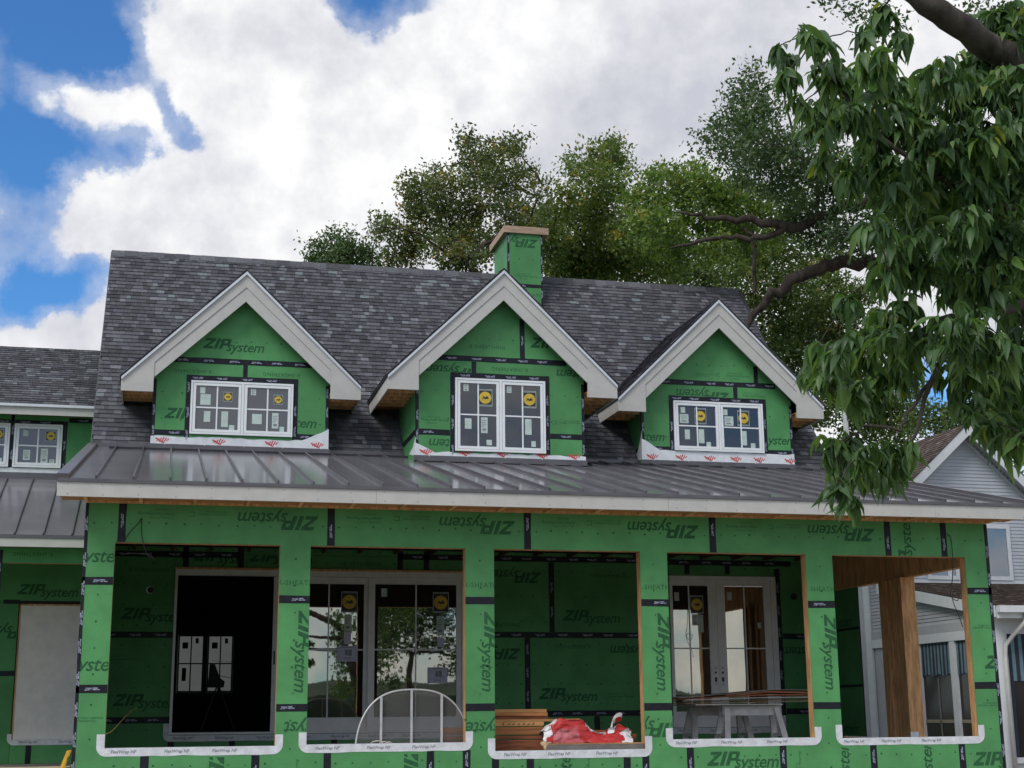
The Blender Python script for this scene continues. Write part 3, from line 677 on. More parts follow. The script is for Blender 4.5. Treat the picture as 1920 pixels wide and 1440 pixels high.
yf = YR + .005
round_brand(fd, 8.84, 9.06, 3.16, 3.45, yf); sticker(fd, 8.57, 8.65, 3.36, 3.50, yf, PAPER); sticker(fd, 9.48, 9.56, 3.38, 3.51, yf, PAPER)
sticker(fd, 8.86, 8.96, 2.97, 3.15, yf, PAPER, lines=TXT); sticker(fd, 8.97, 9.05, 2.86, 3.14, yf, PAPER); sticker(fd, 9.99, 10.05, 2.93, 3.02, yf, PAPER)

# ---- porch roof: standing seam metal
pr = empty('porch_roof', parent=house)
EY, EZ, TY, TZ = -.567, 4.222, 5.42, 5.66
RXL, RXR = -.69, 11.52
sl_ = math.hypot(TY - EY, TZ - EZ); SM = Matrix.Translation((0, EY, EZ)) @ Matrix.Rotation(math.atan2(TZ - EZ, TY - EY), 4, 'X')
def roofbox(name, x0, x1, v0, v1, h0, h1, m_, parent, **k): return obj(name, MB().box(x0, x1, v0, v1, h0, h1, SM), m_, parent, **k)
sx = [-.2766 + .40747 * k for k in range(29)]
xs = [RXL + .12] + sx + [RXR - .03]
for a, b_ in zip(xs, xs[1:]): roofbox('metal_panel', a + .0098, b_ - .0098, R_.uniform(-.002, .001), sl_ - .05, 0, .004 + R_.uniform(0, .001), METAL, pr)
for x in sx: roofbox('standing_seam', x - .0095, x + .0095, .004, sl_ - .06, .0, .042, SEAM, pr)
roofbox('rake_flashing', RXL - .01, RXL + .118, -.01, sl_, -.03, .055, SEAM, pr); roofbox('rake_flashing', RXR - .04, RXR + .01, -.01, sl_, -.03, .05, SEAM, pr)
roofbox('roof_deck', RXL + .02, RXR - .02, .02, sl_, -.04, -.003, SOFFIT, pr)
bx('drip_edge', RXL, RXR, EY - .022, EY - .002, 4.183, 4.224, SEAM, pr)
for a, b_ in ((RXL, 2.9), (2.903, 6.52), (6.523, 10.15), (10.153, RXR)): bx('fascia_board', a, b_, EY - .004, EY + .025, 4.02, 4.182, TRIM, pr)
nm_ = MB(); nm_.open = True
for k in range(31):
    for z in (4.05, 4.15):
        x = RXL + .1 + k * .4 + R_.uniform(-.02, .02); zz_ = z + R_.uniform(-.01, .01); nm_.face([(x - .006, EY - .0052, zz_ - .006), (x + .006, EY - .0052, zz_ - .006), (x + .006, EY - .0052, zz_ + .006), (x - .006, EY - .0052, zz_ + .006)])
obj('nail_marks', nm_, GREYINK, pr, kind='stuff')
bx('soffit_board', RXL + .03, RXR - .03, EY + .03, .0, 4.058, 4.066, SOFFIT, pr)
bx('sub_fascia', RXL + .02, RXR - .02, EY + .026, EY + .062, 4.026, 4.0575, LUMBER, pr)
bx('ledger_board', XL - .02, XR + .02, -.04, -.001, 4.031, 4.0575, LUMBER, pr)
for k in range(21):
    x = RXL + .28 + k * .61
    if x < RXR - .1: bx('lookout', x, x + .04, EY + .0625, -.041, 4.03, 4.0575, LUMBER, pr)
for x in (RXL, RXR - .025):
    pts = [(x, EY + .026, 4.02), (x, EY + .026, 4.18), (x, 5.3, 5.60), (x, 5.3, 5.44), (x, .0, 4.09)]
    obj('rake_board', MB().extr(pts, (.025, 0, 0)), TRIM, pr)
obj('gable_infill', MB().extr([(XL + .03, .01, 4.031), (XL + .03, 4.98, 4.031), (XL + .03, 4.98, 5.48), (XL + .03, .01, 4.31)], (.02, 0, 0)), GREEN, pr)
obj('gable_infill', MB().extr([(XR - .05, .01, 4.031), (XR - .05, 4.98, 4.031), (XR - .05, 4.98, 5.48), (XR - .05, .01, 4.31)], (.02, 0, 0)), GREEN, pr)
bx('headwall_flashing', RXL + .1, RXR - .05, TY - .06, TY - .052, TZ - .05, TZ + .055, SEAM, pr)

# ---- main roof
mr = empty('main_roof', parent=house)
BY, BZ, RY, RZ = 5.40, 5.69, 8.68, 9.84
MXL, MXR = -.66, 11.55
ml = math.hypot(RY - BY, RZ - BZ); MA = math.atan2(RZ - BZ, RY - BY)
MM = Matrix.Translation((0, BY, BZ)) @ Matrix.Rotation(MA, 4, 'X')
obj('roof_deck', MB().box(MXL + .015, MXR - .015, -.02, ml, -.05, -.002, MM), FELT, mr)
obj('back_slope', MB().extr([(MXL, RY, RZ), (MXL, RY + 3.3, RZ - 4.17), (MXL, RY + 3.3, RZ - 4.23), (MXL, RY, RZ - .06)], (MXR - MXL, 0, 0)), SHING, mr)
for x in (MXL + .27, 11.3): obj('gable_wall', MB().extr([(x, 5.16, 4.15), (x, 12.1, 4.15), (x, 12.1, 5.3), (x, RY, RZ - .3), (x, BY + .12, BZ - .2), (x, 5.16, 5.3)], (.1, 0, 0)), GREEN, mr)
TINTS = [.5, .6, .68, .78, .9, 1.0, 1.1, 1.25, 1.6, (1.55, 1.72, 1.64), (.88, .87, .94), (.6, .59, .64)]
TWT = [6, 9, 10, 11, 11, 9, 7, 4, 2.5, 2.5, 6, 5]
_tab = {}
def tabmesh(w_, h_, ti):
    key = (w_, h_, ti)
    if key not in _tab:
        mb = MB(); mb.tv = TINTS[ti]; a = w_ / 2
        mb.grid([(-a, 0, .001), (a, 0, .001), (a, 0, .017), (-a, 0, .017), (-a, h_, .001), (a, h_, .001)], [(0, 1, 2, 3), (3, 2, 5, 4), (0, 3, 4), (1, 5, 2)])
        me = mb.mesh('shingle'); me.materials.append(SHING); _tab[key] = me
    return _tab[key]
def shingle_field(parent, M, x_of_v, length, keep, budget, rows=None, mats=SHING, seed=3, expo=.104, skip=None):
    """courses of tabs on a slope; the first `budget` tabs (lowest courses) are objects, the rest one part"""
    rnd = random.Random(seed); n = int(length / expo); rest = MB(); count = 0; W_ = [.07, .09, .115, .14, .17]
    for r in range(n + 1):
        v = r * expo; xa, xb = x_of_v(v); x = xa - rnd.uniform(0, .1)
        hh = min(expo * 1.35, max(.02, length - v))
        while x < xb:
            w_ = rnd.choice(W_); x0, x1 = max(x, xa), min(x + w_, xb); ti = rnd.choices(range(len(TINTS)), TWT)[0]
            lift = rnd.uniform(0, .003)
            x += w_ + .0035
            if x1 - x0 < .03: continue
            if skip and skip((x0 + x1) / 2, v): continue
            if count < budget and abs((x1 - x0) - w_) < 1e-6 and keep((x0 + x1) / 2, v):
                o = bpy.data.objects.new('shingle', tabmesh(w_, round(hh, 3), ti)); link(o, parent)
                o.matrix_basis = M @ Matrix.Translation(((x0 + x1) / 2, v, lift)); count += 1
            else:
                rest.tv = TINTS[ti]; a, b_ = x0, x1
                vs = [(a, v, .001 + lift), (b_, v, .001 + lift), (b_, v, .017 + lift), (a, v, .017 + lift), (a, v + hh, .001), (b_, v + hh, .001)]
                rest.grid([tuple(M @ Vector(q)) for q in vs], [(0, 1, 2, 3), (3, 2, 5, 4), (0, 3, 4), (1, 5, 2)])
    if rest.f: obj('shingle_courses', rest, mats, parent, kind='stuff')
    return count
DX = [1.587, 5.55, 9.52]; DY = [5.2, 4.3, 5.2]; HW, HT = 1.355, 1.835
def under_dormer(x, v):
    y, z = BY + v * math.cos(MA), BZ + v * math.sin(MA)
    for cx in DX:
        d = abs(x - cx)
        if d < HW - .05 and z < 6.5: return True
        if d < HT - .1 and z > 6.6 and z < 8.40 - d * .97: return True
    return False
shingle_field(mr, MM, lambda v: (MXL, MXR + .15 - .3 * v / ml), ml - .03, lambda x, v: True, 300, skip=under_dormer)
rc = MB()
for k in range(54):
    x = MXL + k * .228; rc.tv = TINTS[R_.randrange(2, 8)]
    a, b_ = x - .002, min(x + .24, MXR - .1); l = .013 + .004 * (k % 2)
    rc.grid([(a, RY - .10, RZ - .115 + l), (b_, RY - .10, RZ - .115 + l), (b_, RY, RZ + .018 + l), (a, RY, RZ + .018 + l), (a, RY + .1, RZ - .115 + l), (b_, RY + .1, RZ - .115 + l)], [(0, 1, 2, 3), (3, 2, 5, 4)])
rc.open = True
obj('ridge_cap', rc, SHING, mr)
for x in (MXL - .012, MXR - .12): obj('rake_trim', MB().box(x, x + .012, -.02, ml, -.11, -.001, MM) if x < 0 else MB().extr([(MXR + .16, BY, BZ), (MXR - .14, RY, RZ), (MXR - .14, RY, RZ - .12), (MXR + .16, BY, BZ - .12)], (.012, 0, 0)), SEAM, mr)

# ---- windows with two casements
def casement_window(x0, x1, z0, z1, y, mull, pane, stickers, brands):
    w = empty('window', parent=house)
    f = .032; mb = MB()
    mb.box(x0, x1, y - .035, y + .03, z1 - f, z1); mb.box(x0, x1, y - .035, y + .03, z0, z0 + f)
    mb.box(x0, x0 + f, y - .035, y + .03, z0 + f, z1 - f); mb.box(x1 - f, x1, y - .035, y + .03, z0 + f, z1 - f)
    units = [(x0 + f, x1 - f)]
    if mull is not None:
        mb.box(mull - .02, mull + .02, y - .035, y + .03, z0 + f, z1 - f); units = [(x0 + f, mull - .02), (mull + .02, x1 - f)]
    obj('window_frame', mb, WHITE, w)
    for a, b_ in units:
        s = MB(); q = .042; c0, c1, e0, e1 = a + .005, b_ - .005, z0 + f + .005, z1 - f - .005
        s.box(c0, c1, y - .03, y + .01, e1 - q, e1); s.box(c0, c1, y - .03, y + .01, e0, e0 + q); s.box(c0, c0 + q, y - .03, y + .01, e0 + q, e1 - q); s.box(c1 - q, c1, y - .03, y + .01, e0 + q, e1 - q)
        obj('sash', s, WHITE, w)
        gx0, gx1, gz0, gz1 = c0 + q, c1 - q, e0 + q, e1 - q; mx, mz = (gx0 + gx1) / 2, (gz0 + gz1) / 2
        for p0, p1 in ((gx0, mx), (mx, gx1)):
            for r0, r1 in ((gz0, mz), (mz, gz1)): bx('pane', p0 + .002, p1 - .002, y - .008, y - .003, r0 + .002, r1 - .002, pane, w)
        bx('muntin', mx - .011, mx + .011, y - .016, y - .0025, gz0, gz1, WHITE, w)
        bx('muntin', gx0, mx - .011, y - .0158, y - .0027, mz - .011, mz + .011, WHITE, w); bx('muntin', mx + .011, gx1, y - .0158, y - .0027, mz - .011, mz + .011, WHITE, w)
    ys_ = y - .0085
    for r in stickers: sticker(w, *r, ys_, PAPER, lines=TXT if R_.random() < .5 else None)
    for r in brands: round_brand(w, *r, ys_)
    return w

# ---- dormers
def dormer(ci, cx, wy, ov, zb, spec):
    d = empty('dormer', parent=house)
    by = wy - ov; zp, zt, zlo, zin, zpi, zst = 8.46, 6.67, 6.46, 6.69, 7.975, 8.205
    # triangular and rectangular sheets of the face
    x0, x1 = cx - HW, cx + HW
    zs = spec['zseam']; slope = (zpi + .25 - zin) / HW
    nl = []
    def top_at(z):      # half width of the wall at height z
        return HW if z < 6.8 else max(.0, HW - (z - 6.8) / 1.02)
    vx = spec['vtop']; cuts = [x0] + ([vx] if vx else []) + [x1]
    xl, xr = cx - top_at(zs), cx + top_at(zs)
    if vx:
        zz = lambda x: 6.8 + (HW - abs(x - cx)) * 1.02
        obj('sheathing_panel', MB().prism([(xl, zs + g), (vx - g, zs + g), (vx - g, zz(vx)), (cx, zz(cx)) if vx > cx else (vx - g, zz(vx))], wy, wy + .011), GREEN, d)
        obj('sheathing_panel', MB().prism([(vx + g, zs + g), (xr, zs + g), (vx + g, zz(vx))], wy, wy + .011), GREEN, d)
    else:
        obj('sheathing_panel', MB().prism([(xl, zs + g), (xr, zs + g), (cx, 6.8 + HW * 1.02)], wy, wy + .011), GREEN, d)
    vm = spec['vmid']; zl = spec['zlow']; wx0, wx1, wz0, wz1 = spec['win']
    za = 6.8
    # middle sheets, around the window
    zz = lambda x: 6.8 + (HW - abs(x - cx)) * 1.02
    for side, a, b_ in ((0, x0, vm - g), (1, vm + g, x1)):
        if side == 0: up = [(a, wz1 + .001), (b_, wz1 + .001), (b_, zs - g), (xl, zs - g), (x0, za)]
        else: up = [(a, wz1 + .001), (b_, wz1 + .001), (x1, za), (xr, zs - g), (a, zs - g)]
        if wz1 > za: up = [p for p in up if p[1] > wz1] + [p for p in up if p[1] == wz1 + .001]; up = [(max(min(p[0], x1 - .0), x0), p[1]) for p in up]
        mb = MB()
        if wz1 <= za: mb.prism(up, wy, wy + .011)
        sx0, sx1 = (x0, wx0) if side == 0 else (wx1, x1)
        mb.box(sx0, sx1, wy, wy + .011, zl + g, wz1)
        obj('sheathing_panel', mb, GREEN, d); nl.append(((sx0, sx1, zl, wz1), wy))
        obj('sheathing_panel', MB().box(sx0, sx1, wy, wy + .011, zb - .05, zl - g), GREEN, d)
    obj('sheathing_panel', MB().box(wx0 + .0, wx1, wy + .0005, wy + .0115, zb - .05, wz0 - .001), GREEN, d)
    nl.append(((cx - .7, cx + .7, zs + .1, zs + .55), wy)); nail_marks(d, nl)
    # wall core and side walls
    mb = MB(); mb.prism([(x0 + .01, zb - .2), (x1 - .01, zb - .2), (x1 - .01, za), (cx, 6.8 + HW * 1.0), (x0 + .01, za)], wy + .012, wy + .05)
    obj('wall_core', mb, INTER, d)
    yb = BY + (6.46 - BZ) / math.tan(MA) + .1
    for sx_, xx in ((-1, x0), (1, x1 - .011)):
        pts = [(xx, wy + .0125, zb - .1), (xx, wy + .0125, 6.75), (xx, yb + .2, 6.75), (xx, yb + .2, 6.6), (xx, BY - .05, zb - .1)]
        obj('sheathing_panel', MB().extr(pts, (.011, 0, 0)), GREEN, d)
    # tapes
    tape(d, xl + .03, xr - .03, zs - .045, zs + .045, wy)
    if vx: tape(d, vx - .04, vx + .04, zs + .046, min(6.75 + (HW - abs(vx - cx)) * 1.02, 7.75), wy)
    tape(d, vm - .038, vm + .038, wz1 + .091, zs - .046, wy)
    b0 = .075
    tape(d, wx0 - b0, wx1 + b0, wz1 + .001, wz1 + .09, wy - .0024); tape(d, wx0 - b0, wx0 - .001, wz0 - .16, wz1, wy - .0024); tape(d, wx1 + .001, wx1 + b0, wz0 - .16, wz1, wy - .0024)
    tape(d, x0 + .046, wx0 - b0 - .002, zl - .045, zl + .045, wy); tape(d, wx1 + b0 + .002, x1 - .046, zl - .045, zl + .045, wy)
    tape(d, x0 - .002, x0 + .045, zb + .03, 6.72, wy); tape(d, x1 - .045, x1 + .002, zb + .03, 6.72, wy)
    for xx in (x0 - .0022, x1): obj('seam_tape', MB().box(xx, xx + .0022, wy - .002, wy + .05, zb + .03, 6.7), TAPE, d)
    obj('seam_tape', MB().box(x0 - .003, x0 - .0005, wy + .06, BY + .15, zl - .045, zl + .045), TAPE, d)
    # torn membrane strip and step flashing at the foot
    pts = []; n = 26
    for i in range(n + 1):
        x = x0 - .01 + (x1 - x0 + .02) * i / n; pts.append((x, spec['wrap'](i / n) + R_.uniform(-.012, .012)))
    wr = MB()
    for (xa, za_), (xb_, zb_) in zip(pts, pts[1:]): wr.prism([(xa, zb + .02), (xb_, zb + .02), (xb_, max(zb_, zb + .05)), (xa, max(za_, zb + .05))], wy - .0052, wy - .0046)
    obj('membrane_strip', wr, WRAP, d)
    for k in range(spec['nred']):
        x = x0 + .18 + k * (x1 - x0 - .3) / max(1, spec['nred'] - 1) + R_.uniform(-.06, .06)
        mb = MB(); mb.open = True; zz_ = zb + .095
        for i in range(5):
            s_ = -.09 + i * .036; hgt = .045 * (1 - abs(i - 2) * .28)
            mb.face([(x + s_, wy - .0062, zz_ - hgt), (x + s_ + .02, wy - .0062, zz_ - hgt), (x + s_ + .055, wy - .0062, zz_ + hgt), (x + s_ + .035, wy - .0062, zz_ + hgt)])
        mb.face([(x - .11, wy - .0064, zz_ + .02), (x + .02, wy - .0064, zz_ - .055), (x + .04, wy - .0064, zz_ - .045), (x - .09, wy - .0064, zz_ + .035)])
        obj('printed_logo', mb, REDINK, d)
    obj('membrane_strip', MB().extr([(x0 - .004, wy - .003, zb + .02), (x0 - .004, wy - .003, zb + .12 + .2 * spec['corner']), (x0 - .004, wy + .25, zb + .2), (x0 - .004, wy + .6, zb + .15)], (.003, 0, 0)), WRAP, d)
    bx('base_flashing', x0 - .03, x1 + .03, wy - .012, wy - .0065, zb - .06, zb + .035, SEAM, d); bx('base_flashing', x0 - .03, x1 + .03, wy - .07, wy - .0121, zb - .062, zb - .052, SEAM, d)
    for i in range(5): bx('screw', x0 + .2 + i * .6, x0 + .212 + i * .6, wy - .016, wy - .0121, zb + .02, zb + .032, DRIP, d)
    # bargeboards: outer band proud of inner band, level returns, pale drip edge
    def ringband(o0, o1, i0, i1, ya, yb_, name, m_):
        for s in (-1, 1):
            mb = MB(); mb.prism([(cx + s * o0[0], o0[1]), (cx, o1), (cx, i1), (cx + s * i0[0], i0[1])][::s], ya, yb_); obj(name, mb, m_, d)
    sl = (zp - zt) / HT
    ringband((HT, zt), zp, (HT, zt - .045), zp - .05, by - .03, by + .02, 'drip_edge', DRIP)
    for s in (-1, 1):
        zs2 = zst - (HW + .0) * (zst - (zlo + .21)) / HW
        pts = [(cx + s * HT, zt - .046), (cx, zp - .051), (cx, zst), (cx + s * (HW + .02), 6.86), (cx + s * (HW + .02), zin), (cx + s * HW, zin), (cx + s * HW, zlo), (cx + s * HT, zlo)]
        pts = [(cx + s * HT, zt - .046), (cx, zp - .051), (cx, zst), (cx + s * HW, zst - HW * .945)]
        pts += [(cx + s * HW, zlo), (cx + s * HT, zlo)]
        obj('bargeboard', MB().prism(pts[::s], by, by + .045), TRIM, d)
        pts = [(cx, zst - .0015), (cx, zpi), (cx + s * (HW - .001), zin), (cx + s * (HW - .001), zst - HW * .945 - .0015)]
        obj('frieze_board', MB().prism(pts[::s], by + .012, by + .04), TRIM, d)
        # eave fascia running back to the roof, soffit and its framing
        xe = cx + s * HT
        yr0 = BY + (zlo - BZ) / math.tan(MA); yr1 = BY + (zt - BZ) / math.tan(MA)
        xf = xe if s < 0 else xe - .022
        obj('eave_fascia', MB().extr([(xf, by + .046, zlo), (xf, by + .046, zt - .01), (xf, yr1, zt - .01), (xf, yr0, zlo)], (.022, 0, 0)), TRIM, d)
        xa, xb_ = sorted((cx + s * (HT - .023), cx + s * (HW + .001)))
        bx('soffit_board', xa, xb_, by + .046, yr1 + .1, zlo + .10, zlo + .11, SOFFIT, d)
        for q in range(6):
            yq = by + .05 + q * .26
            if yq < yr0 - .1: bx('lookout', xa, xb_, yq, yq + .038, zlo + .02, zlo + .0995, LUMBER, d)
        # gable overhang underside
        n_ = Vector((s * .70, 0, -.71))
        a0, a1 = Vector((cx, 0, zpi + .12)), Vector((cx + s * HW, 0, zin + .13))
        mb = MB(); off = Vector((0, ov - .046, 0))
        obj('rake_soffit', MB().extr([(cx, by + .046, zpi + .15), (cx + s * (HW + .1), by + .046, zin + .06), (cx + s * (HW + .1), by + .046, zin + .10), (cx, by + .046, zpi + .19)], (0, ov - .048, 0)), SOFFIT, d)
        # roof slope
        yk = BY + (zp - BZ) / math.tan(MA) + .2
        S = [(cx, by - .02, zp + .004), (xe + s * .02, by - .02, zt - .016), (xe + s * .02, by - .02, zt + .01), (cx, by - .02, zp + .032)]
        obj('roof_slope', MB().extr(S, (0, yk - by, 0)), FELT, d)
        L = math.hypot(HT + .02, zp - zt + .02); ax = Vector((-s * (HT + .02), 0, zp - zt + .02)).normalized(); yv = Vector((0, 1, 0)); up_ = ax.cross(yv) if s < 0 else yv.cross(ax)
        if up_.z < 0: up_ = -up_
        # slope frame: local x runs along the eave (world y), local y up the slope
        lx = Vector((0, 1, 0)); ly = ax; lz = up_
        Mx = Matrix((lx, ly, lz)).transposed().to_4x4(); Mx.translation = Vector((xe + s * .02, by - .03, zt + .012))
        def xr_(v, z0=zt): return (0, (BY + (zt + v * (zp - zt) / L - BZ) / math.tan(MA)) - by + .1)
        shingle_field(d, Mx, xr_, L, lambda x, v: False, 0, seed=11 + ci * 2 + s)
    return d
w1 = lambda u: 5.68 + (.15 if u < .95 else .02) * 0 + (.14 if u < .86 else .14 + (u - .86) * 1.4)
w2 = lambda u: 5.47 + (.08 if .12 < u < .8 else .06 + R_.uniform(0, .03)) + (.12 * (1 - u / .12) if u < .12 else 0)
w3 = lambda u: 5.68 + (.19 if u > .12 else .19 + (.12 - u) * 1.6)
SP = [dict(zseam=7.045, vtop=None, vmid=1.624, zlow=5.88, win=(.80, 2.38, 5.868, 6.717), wrap=w1, nred=4, corner=0),
      dict(zseam=7.055, vtop=5.90, vmid=5.11, zlow=5.86, win=(4.81, 6.26, 5.575, 6.735), wrap=w2, nred=5, corner=1),
      dict(zseam=7.05, vtop=10.25, vmid=9.86, zlow=5.89, win=(8.73, 10.335, 5.874, 6.725), wrap=w3, nred=6, corner=2)]
ZB = [5.665, 5.455, 5.665]
dd = [dormer(i, DX[i], DY[i], .25, ZB[i], SP[i]) for i in range(3)]
STK1 = [(.939, 1.017, 6.516, 6.618), (.948, 1.105, 6.335, 6.506), (1.011, 1.108, 6.067, 6.237), (1.277, 1.38, 5.995, 6.242), (1.399, 1.482, 5.944, 6.027), (1.72, 1.80, 6.52, 6.62), (1.75, 1.90, 6.06, 6.22), (2.06, 2.16, 6.0, 6.245), (2.18, 2.25, 5.945, 6.03)]
casement_window(*SP[0]['win'], 5.2, 1.598, PANES, STK1, [(1.302, 1.434, 6.399, 6.554), (2.08, 2.215, 6.385, 6.54)])
STK2 = [(4.945, 5.025, 6.53, 6.64), (4.965, 5.07, 5.93, 6.095), (5.222, 5.328, 5.87, 6.12), (5.31, 5.395, 5.68, 5.765), (5.64, 5.715, 6.53, 6.64), (5.93, 6.035, 5.87, 6.12), (6.03, 6.10, 5.68, 5.77)]
casement_window(*SP[1]['win'], 4.3, 5.535, PANE, STK2, [(5.18, 5.405, 6.30, 6.57), (5.895, 6.115, 6.30, 6.57)])
STK3 = [(8.86, 8.94, 6.52, 6.62), (8.84, 8.995, 6.345, 6.5), (8.92, 9.01, 6.07, 6.235), (9.165, 9.265, 6.01, 6.25), (9.30, 9.38, 5.955, 6.035), (9.62, 9.70, 6.51, 6.61), (9.64, 9.80, 6.33, 6.49), (9.935, 10.03, 6.0, 6.245), (10.10, 10.18, 5.955, 6.04)]
casement_window(*SP[2]['win'], 5.2, 9.545, PANE, STK3, [(9.11, 9.31, 6.34, 6.61), (9.88, 10.09, 6.335, 6.60)])
for k, (me, r, ro, clip) in enumerate(((LOGO, (.979, 1.883, 7.191, 7.385), 0, None), (LOGO, (.429, 1.34, 6.06, 6.23), 0, (.25, .72, 5.95, 6.4)), (LOGO, (1.84, 2.729, 6.03, 6.18), 0, (2.47, 2.9, 5.95, 6.3)), (RSH, (.627, .993, 6.83, 6.9), 180, None), (RSH, (2.013, 2.361, 6.837, 6.9), 180, None))): wallprint(me, r, 5.2 - .0012, ro, dd[0], clip)
for me, r, ro, clip in ((LOGO, (6.05, 6.97, 7.24, 7.42), 0, (5.95, 6.6, 7.1, 7.5)), (RSH, (5.15, 5.52, 7.23, 7.29), 0, None), (RSH, (5.52, 5.87, 6.88, 6.94), 180, None), (LOGO, (4.34, 5.2, 6.77, 6.94), 180, (4.25, 5.07, 6.83, 7.0)), (LOGO, (6.47, 7.4, 6.80, 6.95), 180, (6.4, 6.87, 6.7, 7.0)), (LOGO, (4.45, 5.3, 5.61, 5.75), 180, (4.25, 4.72, 5.5, 5.81)), (STRU, (6.4, 6.8, 6.05, 6.13), 180, None), (ADV, (4.3, 4.7, 6.0, 6.1), 0, (4.28, 4.72, 5.9, 6.2))): wallprint(me, r, 4.3 - .0012, ro, dd[1], clip)
for me, r, ro, clip in ((LOGO, (8.815, 9.72, 6.78, 6.94), 180, (8.8, 9.8, 6.825, 7.0)), (LOGO, (7.63, 8.543, 6.02, 6.17), 0, (8.2, 8.645, 5.9, 6.3)), (LOGO, (10.0, 10.9, 6.03, 6.19), 0, (10.42, 10.86, 5.9, 6.3)), (ADV, (9.7, 10.15, 7.15, 7.25), 0, None), (STRU, (9.15, 9.6, 7.15, 7.25), 0, None), (ADV, (10.0, 10.4, 6.83, 6.9), 0, None)): wallprint(me, r, 5.2 - .0012, ro, dd[2], clip)

# ---- chimney
ch = empty('chimney', parent=house)
CY0, CX0, CX1, CZ1 = 8.07, 6.575, 7.25, 10.50
obj('sheathing_panel', MB().box(CX0, CX1, CY0, CY0 + .011, 9.475 + g, CZ1), GREEN, ch); obj('sheathing_panel', MB().box(CX0, CX1, CY0, CY0 + .011, 8.9, 9.475 - g), GREEN, ch)
obj('sheathing_panel', MB().box(CX0, CX0 + .011, CY0 + .0115, 9.2, 8.9, CZ1), GREEN, ch); obj('sheathing_panel', MB().box(CX1 - .011, CX1, CY0 + .0115, 9.2, 8.9, CZ1), GREEN, ch)
obj('chimney_core', MB().box(CX0 + .0115, CX1 - .0115, CY0 + .0115, 9.2, 8.9, CZ1 - .002), INTER, ch)
tape(ch, CX0 - .001, CX0 + .035, 9.0, CZ1, CY0 - .0001); tape(ch, CX1 - .03, CX1 + .001, 9.0, CZ1, CY0 - .0001); tape(ch, CX0 + .036, CX1 - .031, 9.44, 9.51, CY0)
obj('seam_tape', MB().box(CX0 - .0022, CX0, CY0 - .001, CY0 + .05, 9.0, CZ1), TAPE, ch)
cb = MB(); cb.box(CX0 - .08, CX1 + .12, CY0 - .05, CY0 - .012, CZ1 - .0, CZ1 + .135); cap0 = obj('cap_board', cb, None, ch)
CAPW = mat('weathered_board', (.42, .30, .22), .75, .2, 4, .1, 30, .2, stretch=(1, 6, 6)); cap0.data.materials.append(CAPW)
obj('cap_board', MB().box(CX0 - .08, CX0 - .042, CY0 - .0115, 9.27, CZ1, CZ1 + .135), CAPW, ch); obj('cap_board', MB().box(CX1 + .082, CX1 + .12, CY0 - .0115, 9.27, CZ1, CZ1 + .135), CAPW, ch)
obj('cap_deck', MB().box(CX0 - .041, CX1 + .081, CY0 - .0115, 9.27, CZ1 + .001, CZ1 + .10), CAPW, ch)
wallprint(LOGO, (6.22, 7.15, 10.27, 10.45), CY0 - .0012, 180, ch, (CX0 + .037, CX1 - .032, 10.2, 10.49)); wallprint(ADV, (6.72, 7.16, 9.59, 9.73), CY0 - .0012, 0, ch, (CX0 + .037, CX1 - .032, 9.52, 10))
wallprint(RSH, (6.9, 7.3, 9.27, 9.33), CY0 - .0012, 0, ch, (CX0 + .037, CX1 - .032, 9.2, 9.4))
nail_marks(ch, [((6.65, 7.2, 9.8, 10.2), CY0)])

# ---- interior seen through the open door
room = empty('interior_room', parent=house)
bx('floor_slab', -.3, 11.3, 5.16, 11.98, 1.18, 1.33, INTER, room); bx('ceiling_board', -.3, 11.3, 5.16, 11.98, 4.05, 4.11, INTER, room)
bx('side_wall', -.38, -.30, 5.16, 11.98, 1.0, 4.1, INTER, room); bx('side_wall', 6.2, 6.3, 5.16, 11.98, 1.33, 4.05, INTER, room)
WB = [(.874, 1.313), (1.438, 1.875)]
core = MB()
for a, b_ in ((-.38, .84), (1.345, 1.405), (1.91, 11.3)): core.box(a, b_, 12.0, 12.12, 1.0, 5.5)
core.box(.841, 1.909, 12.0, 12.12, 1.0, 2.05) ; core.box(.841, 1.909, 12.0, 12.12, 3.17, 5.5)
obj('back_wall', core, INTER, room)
for a, b_ in WB:
    mx = (a + b_) / 2
    obj('back_window', MB().box(a - .03, b_ + .03, 12.02, 12.06, 2.052, 2.09).box(a - .03, b_ + .03, 12.02, 12.06, 3.135, 3.168).box(a - .03, a, 12.02, 12.06, 2.0905, 3.1345).box(b_, b_ + .03, 12.02, 12.06, 2.0905, 3.1345).box(mx - .012, mx + .012, 12.02, 12.05, 2.0905, 3.1345).box(a, b_, 12.051, 12.059, 2.6, 2.625), BLACKINK, room)
    for r in ((a + .05, a + .16, 2.90, 3.02), (mx + .08, mx + .14, 3.0, 3.1), (a + .06, a + .14, 2.28, 2.53)): bx('paper_label', r[0], r[1], 12.03, 12.032, r[2], r[3], BLACKINK, room)  # frames and labels coloured black, their backlit silhouette put into the colour

